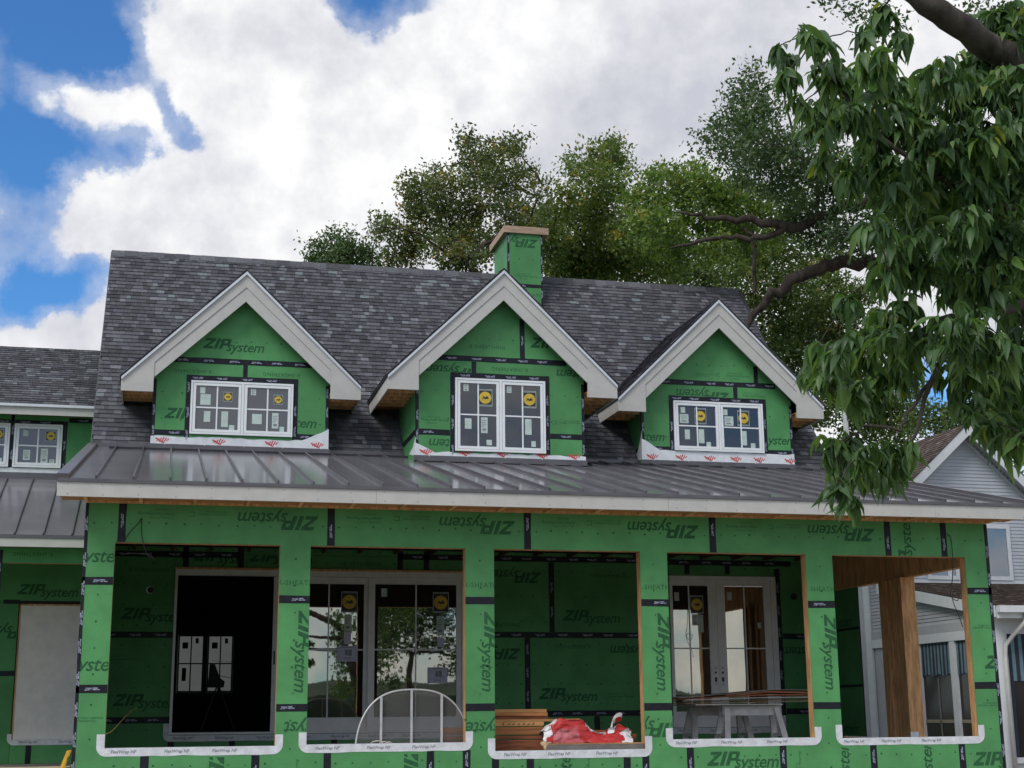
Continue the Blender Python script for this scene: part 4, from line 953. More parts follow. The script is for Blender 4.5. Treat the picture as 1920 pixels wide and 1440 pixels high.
# ---- left wing
wg = empty('side_wing', parent=house)
WX0 = -7.5; WXR = -.43
WEY, WEZ, WTY, WTZ = 5.0, 4.235, 7.45, 5.44
wl = math.hypot(WTY - WEY, WTZ - WEZ); SM2 = Matrix.Translation((0, WEY, WEZ)) @ Matrix.Rotation(math.atan2(WTZ - WEZ, WTY - WEY), 4, 'X')
sx2 = [-.838 - .4064 * k for k in range(16)]; xs2 = [WXR] + sx2 + [WX0]
for a, b_ in zip(xs2[1:], xs2): obj('metal_panel', MB().box(a + .0098, b_ - .0098, 0, wl, 0, .004, SM2), METAL, wg)
for x in sx2: obj('standing_seam', MB().box(x - .0095, x + .0095, .004, wl - .02, 0, .035, SM2), SEAM, wg)
obj('roof_deck', MB().box(WX0, WXR, .02, wl, -.04, -.003, SM2), SOFFIT, wg)
bx('drip_edge', WX0, WXR, WEY - .02, WEY - .002, 4.19, 4.232, SEAM, wg); bx('fascia_board', WX0, WXR, WEY - .004, WEY + .02, 4.06, 4.188, TRIM, wg)
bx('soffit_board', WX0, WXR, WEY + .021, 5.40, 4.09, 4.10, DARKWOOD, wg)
bx('headwall_flashing', WX0, WXR, 7.465, 7.472, 5.43, 5.555, SEAM, wg)
# porch of the wing: header and pier in front, wall with boarded opening behind
panel(wg, [(WX0, -1.84, 3.862, 4.09)], 5.4); panel(wg, [(-1.835, WXR, 3.862, 4.09)], 5.4); obj('wall_framing', MB().box(WX0, WXR, 5.412, 5.54, 3.864, 4.09), LUMBER, wg)
panel(wg, [(-2.25, -1.84, .4, 3.861)], 5.4); obj('wall_framing', MB().box(-2.25, -1.845, 5.412, 5.54, .4, 3.861), LUMBER, wg); tape(wg, -1.90, -1.83, .4, 4.05, 5.4)
WY = 7.4
for a, b_, z0, z1 in ((WX0, -1.74, .9, 2.3), (WX0, -1.74, 2.3, 3.45), (WX0, WXR, 3.45, 4.4), (-1.74, -1.46, .9, 1.265), (-1.46, WXR, .9, 1.265)): panel(wg, [(a + g, b_ - g, z0 + g, z1 - g)], WY)
obj('wall_core', MB().box(WX0, WXR, WY + .012, WY + .1, .3, 5.4), INTER, wg)
bx('boarded_panel', -1.70, -.5, WY - .012, WY + .01, 1.275, 3.375, BOARDW, wg); bx('head_board', -1.71, -.5, WY - .03, WY - .0005, 3.376, 3.40, LUMBER, wg); bx('jamb_board', -1.72, -1.701, WY - .02, WY + .01, 1.275, 3.375, LUMBER, wg)
sill_flashing(wg, -1.70, -.5, 1.272, WY - .003, right=False, up=.1)
tape(wg, -1.50, -1.41, .9, 1.185, WY); tape(wg, -1.98, -1.74, 2.26, 2.34, WY); tape(wg, -1.98, -1.73, 3.40, 3.47, WY)
wallprint(LOGO, (-1.75, -.86, 3.51, 3.68), WY - .0012, 0, wg); wallprint(LOGO, (-2.1, -1.75, 2.9, 3.05), WY - .0012, 180, wg, (-2.2, -1.75, 2.8, 3.2)); wallprint(RSH, (-1.62, -1.2, 3.96, 4.03), 5.4 - .0012, 180, wg)
obj('wing_floor', MB().box(WX0, WXR, 5.0, 7.39, .7, .9), CONC, wg)
# upper wall, windows, shingled roof
UY = 7.5
for a, b_ in ((-1.19, WXR), (-2.06, -2.01), (WX0, -2.86)): panel(wg, [(a, b_, 5.4, 6.6)], UY)
panel(wg, [(-2.86, -1.19, 6.40, 6.6)], UY); panel(wg, [(-2.86, -1.19, 5.3, 5.64)], UY)
obj('wall_core', MB().box(WX0, WXR, UY + .012, UY + .1, 5.0, 6.7), INTER, wg)
for a, b_ in ((-2.0, -1.235), (-2.83, -2.065)):
    casement_window(a, b_, 5.645, 6.375, UY, None, PANES, [(a + .14, a + .22, 6.17, 6.27), (a + .16, a + .27, 5.77, 5.94), (a + .44, a + .55, 5.72, 5.97), (a + .58, a + .66, 5.71, 5.79)], [(a + .5, a + .66, 6.1, 6.27)])
    tape(wg, a - .06, a - .001, 5.57, 6.44, UY); tape(wg, a, b_, 6.376, 6.44, UY)
tape(wg, -1.234, -1.16, 5.5, 6.44, UY); tape(wg, -1.14, -.7, 6.42, 6.5, UY)
bx('membrane_strip', -2.9, -.6, UY - .005, UY - .003, 5.55, 5.635, WRAP, wg)
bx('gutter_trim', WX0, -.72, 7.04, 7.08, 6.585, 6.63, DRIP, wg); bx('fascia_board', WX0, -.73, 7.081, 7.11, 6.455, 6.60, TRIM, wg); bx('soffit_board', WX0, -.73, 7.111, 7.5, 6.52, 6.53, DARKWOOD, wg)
W0, WR0 = (7.06, 6.63), (9.35, 8.14)
wa = math.atan2(WR0[1] - W0[1], WR0[0] - W0[0]); wlen = math.hypot(WR0[1] - W0[1], WR0[0] - W0[0]); WMx = Matrix.Translation((0, *W0)) @ Matrix.Rotation(wa, 4, 'X')
obj('roof_deck', MB().box(-4.5, -.58, 0, wlen, -.05, -.002, WMx), FELT, wg)
obj('back_slope', MB().extr([(-4.5, WR0[0], WR0[1]), (-4.5, 11.6, 6.6), (-4.5, 11.6, 6.5), (-4.5, WR0[0], WR0[1] - .06)], (3.9, 0, 0)), SHING, wg)
shingle_field(wg, WMx, lambda v: (-4.4, -.58), wlen - .01, lambda x, v: False, 0, seed=21)
obj('end_wall', MB().box(WX0, WX0 + .1, 5.4, 11.5, .3, 5.5), GREEN, wg)

# =====================================================================================================
# THINGS IN THE PORCH
# =====================================================================================================
def plank(x0, x1, y0, y1, z0, z1, label, group=None, m_=CEDAR, tilt=0.0):
    o = obj('plank', MB().box(x0, x1, y0, y1, z0, z1), m_)
    if tilt: o.rotation_euler[1] = tilt
    return tag(o, label, 'plank', group)
GL = 'lumber stacked behind the porch sill'
CEDARL = mat('pale_cedar', (.48, .25, .10), .7, .3, 3, .1, 30, .2, stretch=(.7, 8, 8), fine=(6, .35))
CEDARR = mat('red_cedar', (.24, .085, .04), .7, .35, 3, .1, 30, .2, stretch=(.7, 8, 8), fine=(5, .5))
plank(4.220, 5.200, 0.440, 0.580, 1.615, 1.655, 'short pale orange plank, topmost of the lumber stack behind the red bag', GL, CEDARL)
plank(4.220, 5.210, 0.430, 0.570, 1.575, 1.612, 'second plank from the top of the lumber stack, short and brown', GL)
plank(4.220, 5.220, 0.450, 0.600, 1.538, 1.572, 'third plank from the top of the lumber stack, dark brown short end', GL, CEDARR)
plank(4.220, 5.620, 0.410, 0.550, 1.506, 1.535, 'long thin pale plank reaching behind the red bag from the lumber stack', GL, CEDARL)
plank(4.220, 5.150, 0.390, 0.540, 1.456, 1.503, 'orange plank at mid height of the lumber stack with dark pencil marks', GL, CEDARL)
plank(3.880, 5.140, 0.400, 0.560, 1.352, 1.445, 'deep orange beam below the dark gap in the lumber stack', GL)
plank(3.900, 5.150, 0.380, 0.540, 1.300, 1.338, 'thin brown plank just above the wide red board in the lumber stack', GL, CEDARR)
plank(3.880, 5.120, 0.300, 0.470, 1.170, 1.288, 'wide reddish board at the bottom of the lumber stack on the sill', GL, CEDARR)
for a, b_, z in ((3.95, 4.3, 1.446), (4.8, 5.1, 1.446), (4.0, 4.2, 1.289), (4.7, 4.9, 1.289), (4.4, 4.6, 1.339)): pass
mk = MB(); mk.open = True
for k, (a, hgt) in enumerate(((4.62, .03), (4.69, .02), (4.75, .026), (4.82, .022), (4.88, .028), (4.94, .02), (5.0, .025))):
    mk.face([(a, .3888, 1.468), (a + .012, .3888, 1.468), (a + .03, .3888, 1.468 + hgt), (a + .02, .3888, 1.468 + hgt)])
    mk.face([(a, .3888, 1.474), (a + .035, .3888, 1.474), (a + .035, .3888, 1.479), (a, .3888, 1.479)])
mko = obj('pencil_mark', mk, BLACKINK); mko.parent = [o for o in scene.objects if o.get('label', '').startswith('orange plank at mid')][0]
GREYP = mat('grey_edge_board', (.17, .155, .145), .8, .2, 6, .1, 30, .2, stretch=(1, 6, 6))
pk = plank(5.08, 6.31, .02, .12, 1.1705, 1.235, 'weathered grey board lying along the sill in front of the red bag', None, GREYP)
bx('board_top', 5.08, 6.31, .021, .119, 1.2355, 1.246, CEDARL, pk)
plank(5.32, 6.30, .26, .44, 1.30, 1.345, 'orange board end showing under the right side of the red bag', None, CEDAR)
plank(5.34, 6.24, .25, .42, 1.352, 1.395, 'upper board of the pair under the white tail of the red bag', None, CEDARR)
plank(5.30, 6.28, .24, .46, 1.18, 1.294, 'lowest dark red board under the plastic bag', None, CEDARR)
# plastic bag: a crumpled sheet draped over the boards
from mathutils import noise as mnoise
def nz(x, y, s=1.0):
    return 1.6 * mnoise.fractal((x * 1.9 * s + 3.1, y * 1.9 + 7.7, .4), .8, 2.1, 4)
bag = MB(); bag.open = True
nu, nv = 64, 30
def ridge(u):
    pts = [(0, 1.40), (.08, 1.47), (.2, 1.545), (.3, 1.52), (.42, 1.52), (.48, 1.46), (.55, 1.385), (.66, 1.37), (.75, 1.41), (.84, 1.44), (.92, 1.42), (1, 1.36)]
    for (a, za), (b_, zb_) in zip(pts, pts[1:]):
        if a <= u <= b_: k = (u - a) / (b_ - a); k = k * k * (3 - 2 * k); return za + (zb_ - za) * k
    return 1.36
P = []
for i in range(nu + 1):
    u = i / nu; hz = ridge(u); row = []
    for j in range(nv + 1):
        v = j / nv; x = 5.10 + u * (1.12) + .02 * nz(v * 2, u * 3)
        if v < .5: k = v / .5; z = 1.248 + (hz - 1.248) * k ** .85; y = .14 + .05 * math.sin(k * 2.6) * (.3 + .7 * u) + .05 * k * k
        else: k = (v - .5) / .5; z = hz - .10 * k ** 1.6; y = .19 + .33 * k
        w_ = .022 * nz(u * 2.2, v * 2.4) + .012 * nz(u * 6, v * 5)
        row.append((x - (.03 * (1 - v) if u < .06 else 0), y + w_ * .9 - .02, z + w_ * (1 if v > .2 else .3)))
    P.append(row)
for i in range(nu):
    for j in range(nv):
        u, v = (i + .5) / nu, (j + .5) / nv
        white = u < .055 + .02 * nz(v * 4, 1) or (v > .62 + .05 * nz(u * 5, 2)) or (v > .40 and .46 < u < .66 + .05 * nz(u * 7, v * 3)) or u > .9 + .05 * nz(v * 3, 3) or (v > .36 and .72 < u < .8)
        haze_ = v < .33 + .05 * nz(u * 4, 3) and .09 < u < .42 + .04 * nz(v * 4, 5); fade = .5 + .5 * nz(u * 3, v * 3 + 4)
        bag.tv = (1, 1, 1) if white else ((.62 + .1 * fade, .07 + .16 * max(0, fade), .08 + .17 * max(0, fade)) if haze_ else (.68, .035, .035))
        bag.grid([P[i][j], P[i + 1][j], P[i + 1][j + 1], P[i][j + 1]], [(0, 1, 2, 3)])
BAGM = mat('bag_plastic', (.72, .72, .74), .45, .08, 12, .3, 25, .5, attr='tint')
bo = bpy.data.objects.new('plastic_bag', None)
bme = bag.mesh('plastic_bag', True); bm = bmesh.new(); bm.from_mesh(bme); bmesh.ops.remove_doubles(bm, verts=bm.verts, dist=1e-5); bm.to_mesh(bme); bm.free()
bag_o = obj('plastic_bag', bme, BAGM); tag(bag_o, 'crumpled red and white plastic bag draped over boards in the middle opening', 'plastic bag')
tl = MB(); tl.open = True; prev = None
for i in range(15):
    k = i / 14; x = 5.98 + .13 * k - .03 * math.sin(k * 6); z = 1.42 + .13 * math.sin(k * 2.2) ; y = .24 + .05 * k; w_ = .03 + .035 * math.sin(k * 3.1)
    ring = [(x + .3 * w_ * math.cos(a), y + w_ * .5 * math.sin(a), z + w_ * math.cos(a + .6)) for a in [q * math.pi / 3 for q in range(6)]]
    if prev:
        for q in range(6):
            tl.tv = (.66, .04, .04) if (q in (2, 3) and i > 7) else (1, 1, 1); tl.grid([prev[q], prev[(q + 1) % 6], ring[(q + 1) % 6], ring[q]], [(0, 1, 2, 3)])
    prev = ring
obj('bag_tail', tl, BAGM, bag_o, True)
scrap = obj('crumpled_wrap', MB().tube([(5.02, .07, 1.255, .01), (5.05, .06, 1.25, .035), (5.09, .05, 1.225, .038), (5.07, .045, 1.19, .02), (5.08, .04, 1.165, .006)], 7), mat('tan_wrap', (.52, .38, .22), .6, .3, 20, .4, 30)); tag(scrap, 'small crumpled tan wrapper at the left end of the grey sill board', 'wrapper')

# arched screen leaning in the second opening
arch = thing('arched_screen', 'half round aluminium framed screen with three upright bars in the second porch opening', 'screen', (3.48, .2, .95))
def archpt(tt, sc=1.0):
    a = math.pi * tt; ca, sa = math.cos(a), math.sin(a); p = 2 / 2.6
    return (3.487 - math.copysign(abs(ca) ** p, ca) * .70 * sc, 1.0 + .895 * (abs(sa) ** p) * sc)
def leany(z): return .16 + (z - .95) * .05
path = [(archpt(i / 48)[0], leany(archpt(i / 48)[1]), archpt(i / 48)[1], .0125) for i in range(49)]
obj('frame', MB().tube([(path[0][0], leany(.96), .96, .0125)] + path + [(path[-1][0], leany(.96), .96, .0125)], 8), ALU, arch, True)
obj('bottom_rail', MB().tube([(2.80, leany(.963), .963, .0125), (4.17, leany(.963), .963, .0125)], 8), ALU, arch)
for x in (3.095, 3.46, 3.825):
    zt = 1.0 + .895 * (1 - (abs(x - 3.487) / .70) ** 2.6) ** (1 / 2.6)
    obj('bar', MB().box(x - .014, x + .014, leany(1.4) - .03, leany(1.4) - .006, .97, zt - .005, Matrix.Translation((0, 0, 0))), ALU, arch)
ma = bpy.data.materials.new('insect_mesh'); ma.use_nodes = True; t = ma.node_tree; t.nodes.clear()
o_ = N(t, 'ShaderNodeOutputMaterial'); d_ = N(t, 'ShaderNodeBsdfDiffuse'); d_.inputs[0].default_value = (.17, .165, .16, 1); tr = N(t, 'ShaderNodeBsdfTransparent'); mx = N(t, 'ShaderNodeMixShader'); mx.inputs[0].default_value = .38
t.links.new(tr.outputs[0], mx.inputs[1]); t.links.new(d_.outputs[0], mx.inputs[2]); t.links.new(mx.outputs[0], o_.inputs[0])
mb = MB(); mb.open = True; mb.face([(p[0], p[1], p[2]) for p in path] + [(4.187, leany(.965), .965), (2.787, leany(.965), .965)])
obj('mesh_screen', mb, ma, arch)
coil = MB()
for c0, r0, z0 in ((3.05, .075, 1.26), (3.13, .06, 1.25), (3.19, .055, 1.245)):
    coil.tube([(c0 + r0 * math.cos(a * .35), .14 + .03 * math.sin(a), z0 + .045 * math.sin(a * .35), .006) for a in range(19)], 6)
tag(obj('rope_coil', coil, mat('white_rope', (.6, .58, .54), .8, .1, 30), None, True), 'loose coil of white rope on the sill by the arched screen', 'rope')

# sawhorses with a pile of thin sheets
def sawhorse(label, x0, x1, y, zt=1.69, zf=.95):
    t_ = thing('sawhorse', label, 'sawhorse', ((x0 + x1) / 2, y, zf), 'worn grey sawhorses under the sheets')
    obj('beam', MB().box(x0, x1, y - .05, y + .05, zt - .085, zt), SAWP, t_)
    for s in (-1, 1): obj('apron', MB().box(x0 - .01, x1 + .01, y + s * .051 - (.0 if s > 0 else .02), y + s * .051 + (.02 if s > 0 else 0), zt - .14, zt - .005), SAWP, t_)
    for xx, lean in ((x0 + .05, -.09), (x1 - .05, .11)):
        for s in (-1, 1):
            mb = MB(); top = Vector((xx, y + s * .075, zt - .03)); bot = Vector((xx + lean, y + s * .27, zf)); w_, d_ = .042, .022
            vs = [p + Vector((sx * w_, sy * d_, 0)) for p in (top, bot) for sx in (-1, 1) for sy in (-1, 1)]
            mb.grid(vs, [(0, 1, 3, 2), (4, 6, 7, 5), (0, 4, 5, 1), (2, 3, 7, 6), (0, 2, 6, 4), (1, 5, 7, 3)]); obj('leg', mb, SAWP, t_)
        xb = xx + lean * .62; obj('brace', MB().box(xb - .03, xb + .03, y - .19, y + .19, 1.265, 1.305), SAWP, t_)
    return t_
sawhorse('nearer sawhorse, on the right under the pile of thin sheets', 8.20, 9.04, 2.2)
sawhorse('farther sawhorse, half hidden behind the nearer one on the left', 8.00, 8.84, 2.95)
GS = 'thin sheets piled on the sawhorses'
def sheet(pts, y0, y1, th, m_, label):
    mb = MB(); mb.extr([(x, y0, z) for x, z in pts] + [(x, y0, z + th) for x, z in reversed(pts)], (0, y1 - y0, 0))
    return tag(obj('sheet', mb, m_), label, 'sheet', GS)
GREYT = mat('grey_ply_face', (.30, .27, .24), .7, .2, 4); REDB = mat('red_brown_board', (.38, .12, .05), .6, .3, 4, stretch=(1, 6, 6)); TANB = mat('tan_board', (.46, .36, .24), .7, .2, 5); DKB = mat('dark_board', (.13, .085, .05), .7, .3, 5, stretch=(1, 6, 6)); PALEB = mat('pale_board', (.56, .52, .46), .7, .1, 5)
sheet([(7.75, 1.694), (8.3, 1.693), (9.05, 1.692)], 2.02, 3.1, .014, PALEB, 'pale board lying directly on the sawhorses, lowest of the sheet pile')
sheet([(7.62, 1.716), (8.6, 1.722), (9.5, 1.738)], 2.05, 3.0, .012, TANB, 'tan sheet second from the bottom of the pile on the sawhorses')
sheet([(7.55, 1.738), (8.7, 1.752), (9.48, 1.765)], 2.0, 2.9, .014, DKB, 'dark brown sheet in the lower half of the pile on the sawhorses')
sheet([(7.60, 1.76), (8.7, 1.785), (9.5, 1.79)], 2.03, 2.95, .012, PALEB, 'pale warped sheet in the middle of the pile on the sawhorses')
sheet([(7.52, 1.775), (8.8, 1.822), (9.5, 1.818)], 2.06, 2.9, .016, REDB, 'reddish brown sheet above the middle of the pile on the sawhorses')
sheet([(8.2, 1.815), (8.85, 1.862), (9.45, 1.845)], 2.02, 2.8, .02, REDB, 'short red sheet bowed upward near the top of the sheet pile')
sheet([(7.50, 1.795), (8.3, 1.846), (8.9, 1.894), (9.5, 1.888)], 2.0, 2.9, .008, GREYT, 'grey bent sheet on top of the pile on the sawhorses')

# cables, ladder, scaffold plank
def cable(label, pts, r, m_, group=None):
    P = [Vector(p) for p in pts]; out_ = []
    for i in range(len(P) - 1):
        p0, p1, p2, p3 = P[max(i - 1, 0)], P[i], P[i + 1], P[min(i + 2, len(P) - 1)]
        for k in range(6):
            t_ = k / 6; out_.append(.5 * ((2 * p1) + (-p0 + p2) * t_ + (2 * p0 - 5 * p1 + 4 * p2 - p3) * t_ * t_ + (-p0 + 3 * p1 - 3 * p2 + p3) * t_ ** 3))
    out_.append(P[-1]); return tag(obj('cable', MB().tube([(*p, r) for p in out_], 6), m_, None, True), label, 'cable', group)
cable('black cable hanging in two strands from the header over the first opening', [(.06, -.012, 3.60), (.10, -.03, 3.68), (.20, -.03, 3.80), (.235, -.014, 3.86), (.235, -.014, 3.84), (.24, -.03, 3.70), (.27, -.03, 3.56), (.31, -.02, 3.46), (.37, -.03, 3.42), (.40, -.02, 3.38), (.36, -.03, 3.40), (.30, -.02, 3.44), (.15, -.03, 3.45), (.05, -.02, 3.44)], .0055, BLACKRUB)
cable('black cable with a loop hanging inside the last porch opening', [(10.62, -.012, 3.88), (10.66, -.03, 3.82), (10.66, -.04, 3.60), (10.64, -.03, 3.30), (10.60, -.02, 3.08), (10.68, -.03, 3.0), (10.72, -.02, 3.08), (10.64, -.03, 3.12), (10.62, -.03, 3.0), (10.70, -.02, 2.80), (10.74, -.02, 2.66)], .006, BLACKRUB)
cable('yellow cable poking out over the left end of the first sill', [(-.06, .05, 1.42), (.0, .3, 1.44), (.05, .8, 1.50), (.12, 1.6, 1.60), (.2, 2.6, 1.70), (.25, 3.3, 1.72)], .006, YELCAB)
lad = thing('step_ladder', 'yellow ladder top leaning at the corner by the boarded opening', 'ladder', (-.75, 1.6, 0))
def bar(p, q, w_, d_):
    p, q = Vector(p), Vector(q); mb = MB(); vs = [c + Vector((sx * w_, sy * d_, 0)) for c in (p, q) for sx in (-1, 1) for sy in (-1, 1)]
    mb.grid(vs, [(0, 1, 3, 2), (4, 6, 7, 5), (0, 4, 5, 1), (2, 3, 7, 6), (0, 2, 6, 4), (1, 5, 7, 3)]); return mb
L0, L1 = Vector((-.92, 1.35, 0)), Vector((-.525, 1.65, 1.21))
obj('rail', bar(L0, L1, .02, .035), LADDER, lad); obj('rail', bar(L0 + Vector((.0, .45, 0)), L1 + Vector((0, .30, 0)), .02, .035), LADDER, lad)
for k in (.25, .5, .75, .93): p = L0.lerp(L1, k); obj('rung', MB().box(p.x - .02, p.x + .02, p.y, p.y + .36, p.z - .012, p.z + .012), LADDER, lad)
sp_ = obj('scaffold_plank', MB().box(-4.2, -.52, 2.0, 2.28, .955, 1.008), mat('pale_plank', (.50, .40, .29), .8, .2, 4, .1, 30, .2, stretch=(.7, 8, 8))); tag(sp_, 'pale plank laid level along the foot of the wing wall', 'plank')
# dim tool stand inside the room
ts = thing('tool_stand', 'dark saw on a stand silhouetted against the back window inside the room', 'saw', (1.55, 9.2, 1.33))
for p, q in (((1.25, 9.1, 1.33), (1.5, 9.2, 2.1)), ((1.85, 9.1, 1.33), (1.55, 9.2, 2.1)), ((1.55, 9.6, 1.33), (1.53, 9.22, 2.1))): obj('leg', bar(p, q, .015, .015), BLACKRUB, ts)
obj('saw_body', MB().prism([(1.34, 2.1), (1.62, 2.1), (1.64, 2.2), (1.55, 2.27), (1.50, 2.40), (1.46, 2.5), (1.37, 2.5), (1.36, 2.3)], 9.15, 9.3), BLACKRUB, ts)
obj('rail', bar((1.55, 9.2, 2.3), (2.5, 9.3, 2.12), .02, .02), BLACKRUB, ts); obj('rail', bar((1.42, 9.2, 2.56), (2.7, 9.3, 2.50), .02, .02), BLACKRUB, ts)

# =====================================================================================================
# NEIGHBOUR HOUSE
# =====================================================================================================
nb = thing('neighbour_house', 'pale sided neighbour house with gable and curtained sunroom beyond the porch', 'house', (17.3, 10, 0))
NX, NFY, NBY, NXR = 15.185, 6.5, 10.6, 24.0
def lap(parent, P0, U, L_of, z0, z1, nrm_, expo, m_, name='siding_board'):
    """horizontal lap boards on a plane; each board leans out at its foot; joined in one part"""
    mb = MB(); U, nv_ = Vector(U), Vector(nrm_); z = z0
    while z < z1 - .005:
        zt = min(z + expo, z1); a, b_ = L_of((z + zt) / 2)
        if b_ - a > .02:
            A, B = Vector(P0) + U * a, Vector(P0) + U * b_
            pts = [A + nv_ * .016 + Vector((0, 0, z)), B + nv_ * .016 + Vector((0, 0, z)), B + nv_ * .003 + Vector((0, 0, zt)), A + nv_ * .003 + Vector((0, 0, zt))]
            low = [A + Vector((0, 0, z)), B + Vector((0, 0, z))]
            mb.grid(pts + low, [(0, 1, 2, 3), (4, 5, 1, 0)])
        z += expo
    mb.open = True
    return obj(name, mb, m_, parent, kind='stuff')
# main block: front gable wall
PX, PZ, SLN = 17.33, 7.62, .90
def gl(z): return (max(NX, PX - max(0, (PZ - .12 - z)) / SLN), min(19.6, PX + max(0, (PZ - .12 - z)) / SLN))
lap(nb, (0, NBY, 0), (1, 0, 0), gl, 4.25, 7.45, (0, -1, 0), .076, SIDING)
obj('wall_core', MB().prism([(NX + .01, .3), (19.6, .3), (19.6, 5.45), (PX, 7.45), (NX + .01, 5.45)], NBY + .002, NBY + .1), SIDING, nb)
obj('wall_core', MB().box(NX + .01, NX + .1, NBY + .101, 12.9, .3, 5.4), SIDINGG, nb); obj('wall_core', MB().box(19.5, 19.6, NBY + .101, 12.9, .3, 5.4), SIDINGG, nb)
lap(nb, (NX + .01, 0, 0), (0, 1, 0), lambda z: (NBY, 11.1), 2.9, 5.3, (-1, 0, 0), .076, SIDINGG)
for s in (-1, 1):
    e = 2.75
    p = [(PX, PZ + .03), (PX + s * e, PZ + .03 - e * SLN), (PX + s * e, PZ + .03 - e * SLN - .25), (PX, PZ - .22)]
    obj('rake_board', MB().prism(p[::s], NBY - .34, NBY - .31), NTRIM, nb)
    p = [(PX, PZ - .20), (PX + s * 2.4, PZ - .20 - 2.4 * SLN), (PX + s * 2.4, PZ - .25 - 2.4 * SLN), (PX, PZ - .25)]
    obj('frieze_board', MB().prism(p[::s], NBY - .03, NBY - .017), NTRIM, nb)
    p = [(PX, PZ - .10), (PX + s * e, PZ - .10 - e * SLN), (PX + s * e, PZ - .12 - e * SLN), (PX, PZ - .12)]
    obj('rake_soffit', MB().prism(p[::s], NBY - .309, NBY), SIDINGG, nb)
    ax = Vector((-s * 1, 0, SLN)).normalized(); L = math.hypot(e, e * SLN); up_ = Vector((s * SLN, 0, 1)).normalized()
    Mx = Matrix((Vector((0, 1, 0)), ax, up_)).transposed().to_4x4(); Mx.translation = Vector((PX + s * e, NBY - .35, PZ + .045 - e * SLN))
    shingle_field(nb, Mx, lambda v: (0, 2.6), L, lambda x, v: False, 0, mats=SHINGB, seed=31 + s)
    obj('roof_slope', MB().prism([(PX, PZ + .032), (PX + s * e, PZ + .032 - e * SLN), (PX + s * e, PZ + .045 - e * SLN), (PX, PZ + .045)][::s], NBY - .35, NBY + 2.3), FELT, nb)
obj('band_board', MB().box(NX, 19.6, NBY - .03, NBY - .0165, 4.215, 4.29), NTRIM, nb)
def nwin(x0, x1, z0, z1, mulls):
    w = empty('window', parent=nb); f = .085
    mb = MB(); mb.box(x0, x1, NBY - .05, NBY, z1 - f, z1); mb.box(x0, x1, NBY - .05, NBY, z0, z0 + f); mb.box(x0, x0 + f, NBY - .05, NBY, z0 + f, z1 - f); mb.box(x1 - f, x1, NBY - .05, NBY, z0 + f, z1 - f)
    for q in mulls: mb.box(q - .05, q + .05, NBY - .045, NBY - .002, z0 + f, z1 - f)
    obj('window_frame', mb, NTRIM, w)
    xs = [x0 + f] + [q for m_ in mulls for q in (m_ - .05, m_ + .05)] + [x1 - f]
    for a, b_ in zip(xs[::2], xs[1::2]): bx('pane', a, b_, NBY - .03, NBY - .022, z0 + f, z1 - f, glass('neighbour_glass', (.02, .022, .03), .22) if 'neighbour_glass' not in MATS else MATS['neighbour_glass'], w)
nwin(16.27, 17.02, 4.30, 5.6, [16.80]); nwin(17.15, 18.30, 4.30, 5.5, [])
# sunroom
sr_ = empty('sunroom', parent=nb)
RT = math.atan2(4.22 - 3.40, NBY - (NFY - .35)); rz = lambda y: 3.42 + (y - (NFY - .35)) * (4.22 - 3.42) / (NBY - (NFY - .35))
Mx = Matrix.Translation((0, NFY - .35, 3.43)) @ Matrix.Rotation(math.atan2(4.22 - 3.42, NBY - (NFY - .35)), 4, 'X')
shingle_field(sr_, Mx, lambda v: (NX - .12, 23.5), 4.4, lambda x, v: False, 0, mats=SHINGB, seed=41)
obj('roof_deck', MB().box(NX - .10, 23.5, 0, 4.5, -.08, -.002, Mx), FELT, sr_)
obj('rake_board', MB().extr([(NX - .14, NFY - .35, 3.42), (NX - .14, NBY - .05, 4.20), (NX - .14, NBY - .05, 3.98), (NX - .14, NFY - .35, 3.22)], (.025, 0, 0)), NTRIM, sr_)
bx('gutter', NX - .1, 23.5, NFY - .47, NFY - .352, 3.30, 3.42, NTRIM, sr_); bx('fascia_board', NX - .1, 23.5, NFY - .351, NFY - .33, 3.20, 3.42, NTRIM, sr_)
bx('soffit_board', NX - .1, 23.5, NFY - .329, NFY, 3.24, 3.25, NTRIM, sr_); bx('header_board', NX, 23.5, NFY - .02, NFY + .06, 2.94, 3.239, NTRIM, sr_)
# left side: triangle of siding, band, posts with dark glass between, striped valance
lap(sr_, (NX, 0, 0), (0, 1, 0), lambda z: (max(NFY + .1, NFY - .35 + (z - 3.26) / .19), 11.1), 3.22, 4.2, (-1, 0, 0), .07, SIDINGG)
obj('wall_core', MB().extr([(NX + .005, NFY + .1, 2.9), (NX + .005, 11.1, 2.9), (NX + .005, 11.1, 4.0), (NX + .005, NBY, 4.0), (NX + .005, NFY + .1, 3.25)], (.05, 0, 0)), SIDINGG, sr_)
bx('band_board', NX - .03, NX - .017, NFY, 11.1, 3.06, 3.22, SIDINGG, sr_); bx('band_board', NX - .035, NX - .017, NFY, 11.1, 2.88, 3.055, NTRIM, sr_)
bx('corner_board', NX - .04, NX + .004, 11.1, 11.36, .3, 4.3, NTRIM, sr_)
YS = [NFY, NFY + .14, 7.82, 8.0, 9.15, 9.30, 10.35, 10.47]
for a, b_ in zip(YS[::2], YS[1::2]): bx('post', NX - .03, NX + .06, a, b_, .3, 2.879, NTRIM, sr_)
SUNG = glass('sunroom_glass', (.032, .028, .026), -.03, .08)
STR = [mat('navy_stripe', (.028, .036, .06), .8, .1, 9), mat('teal_stripe', (.15, .24, .28), .8, .1, 9)]
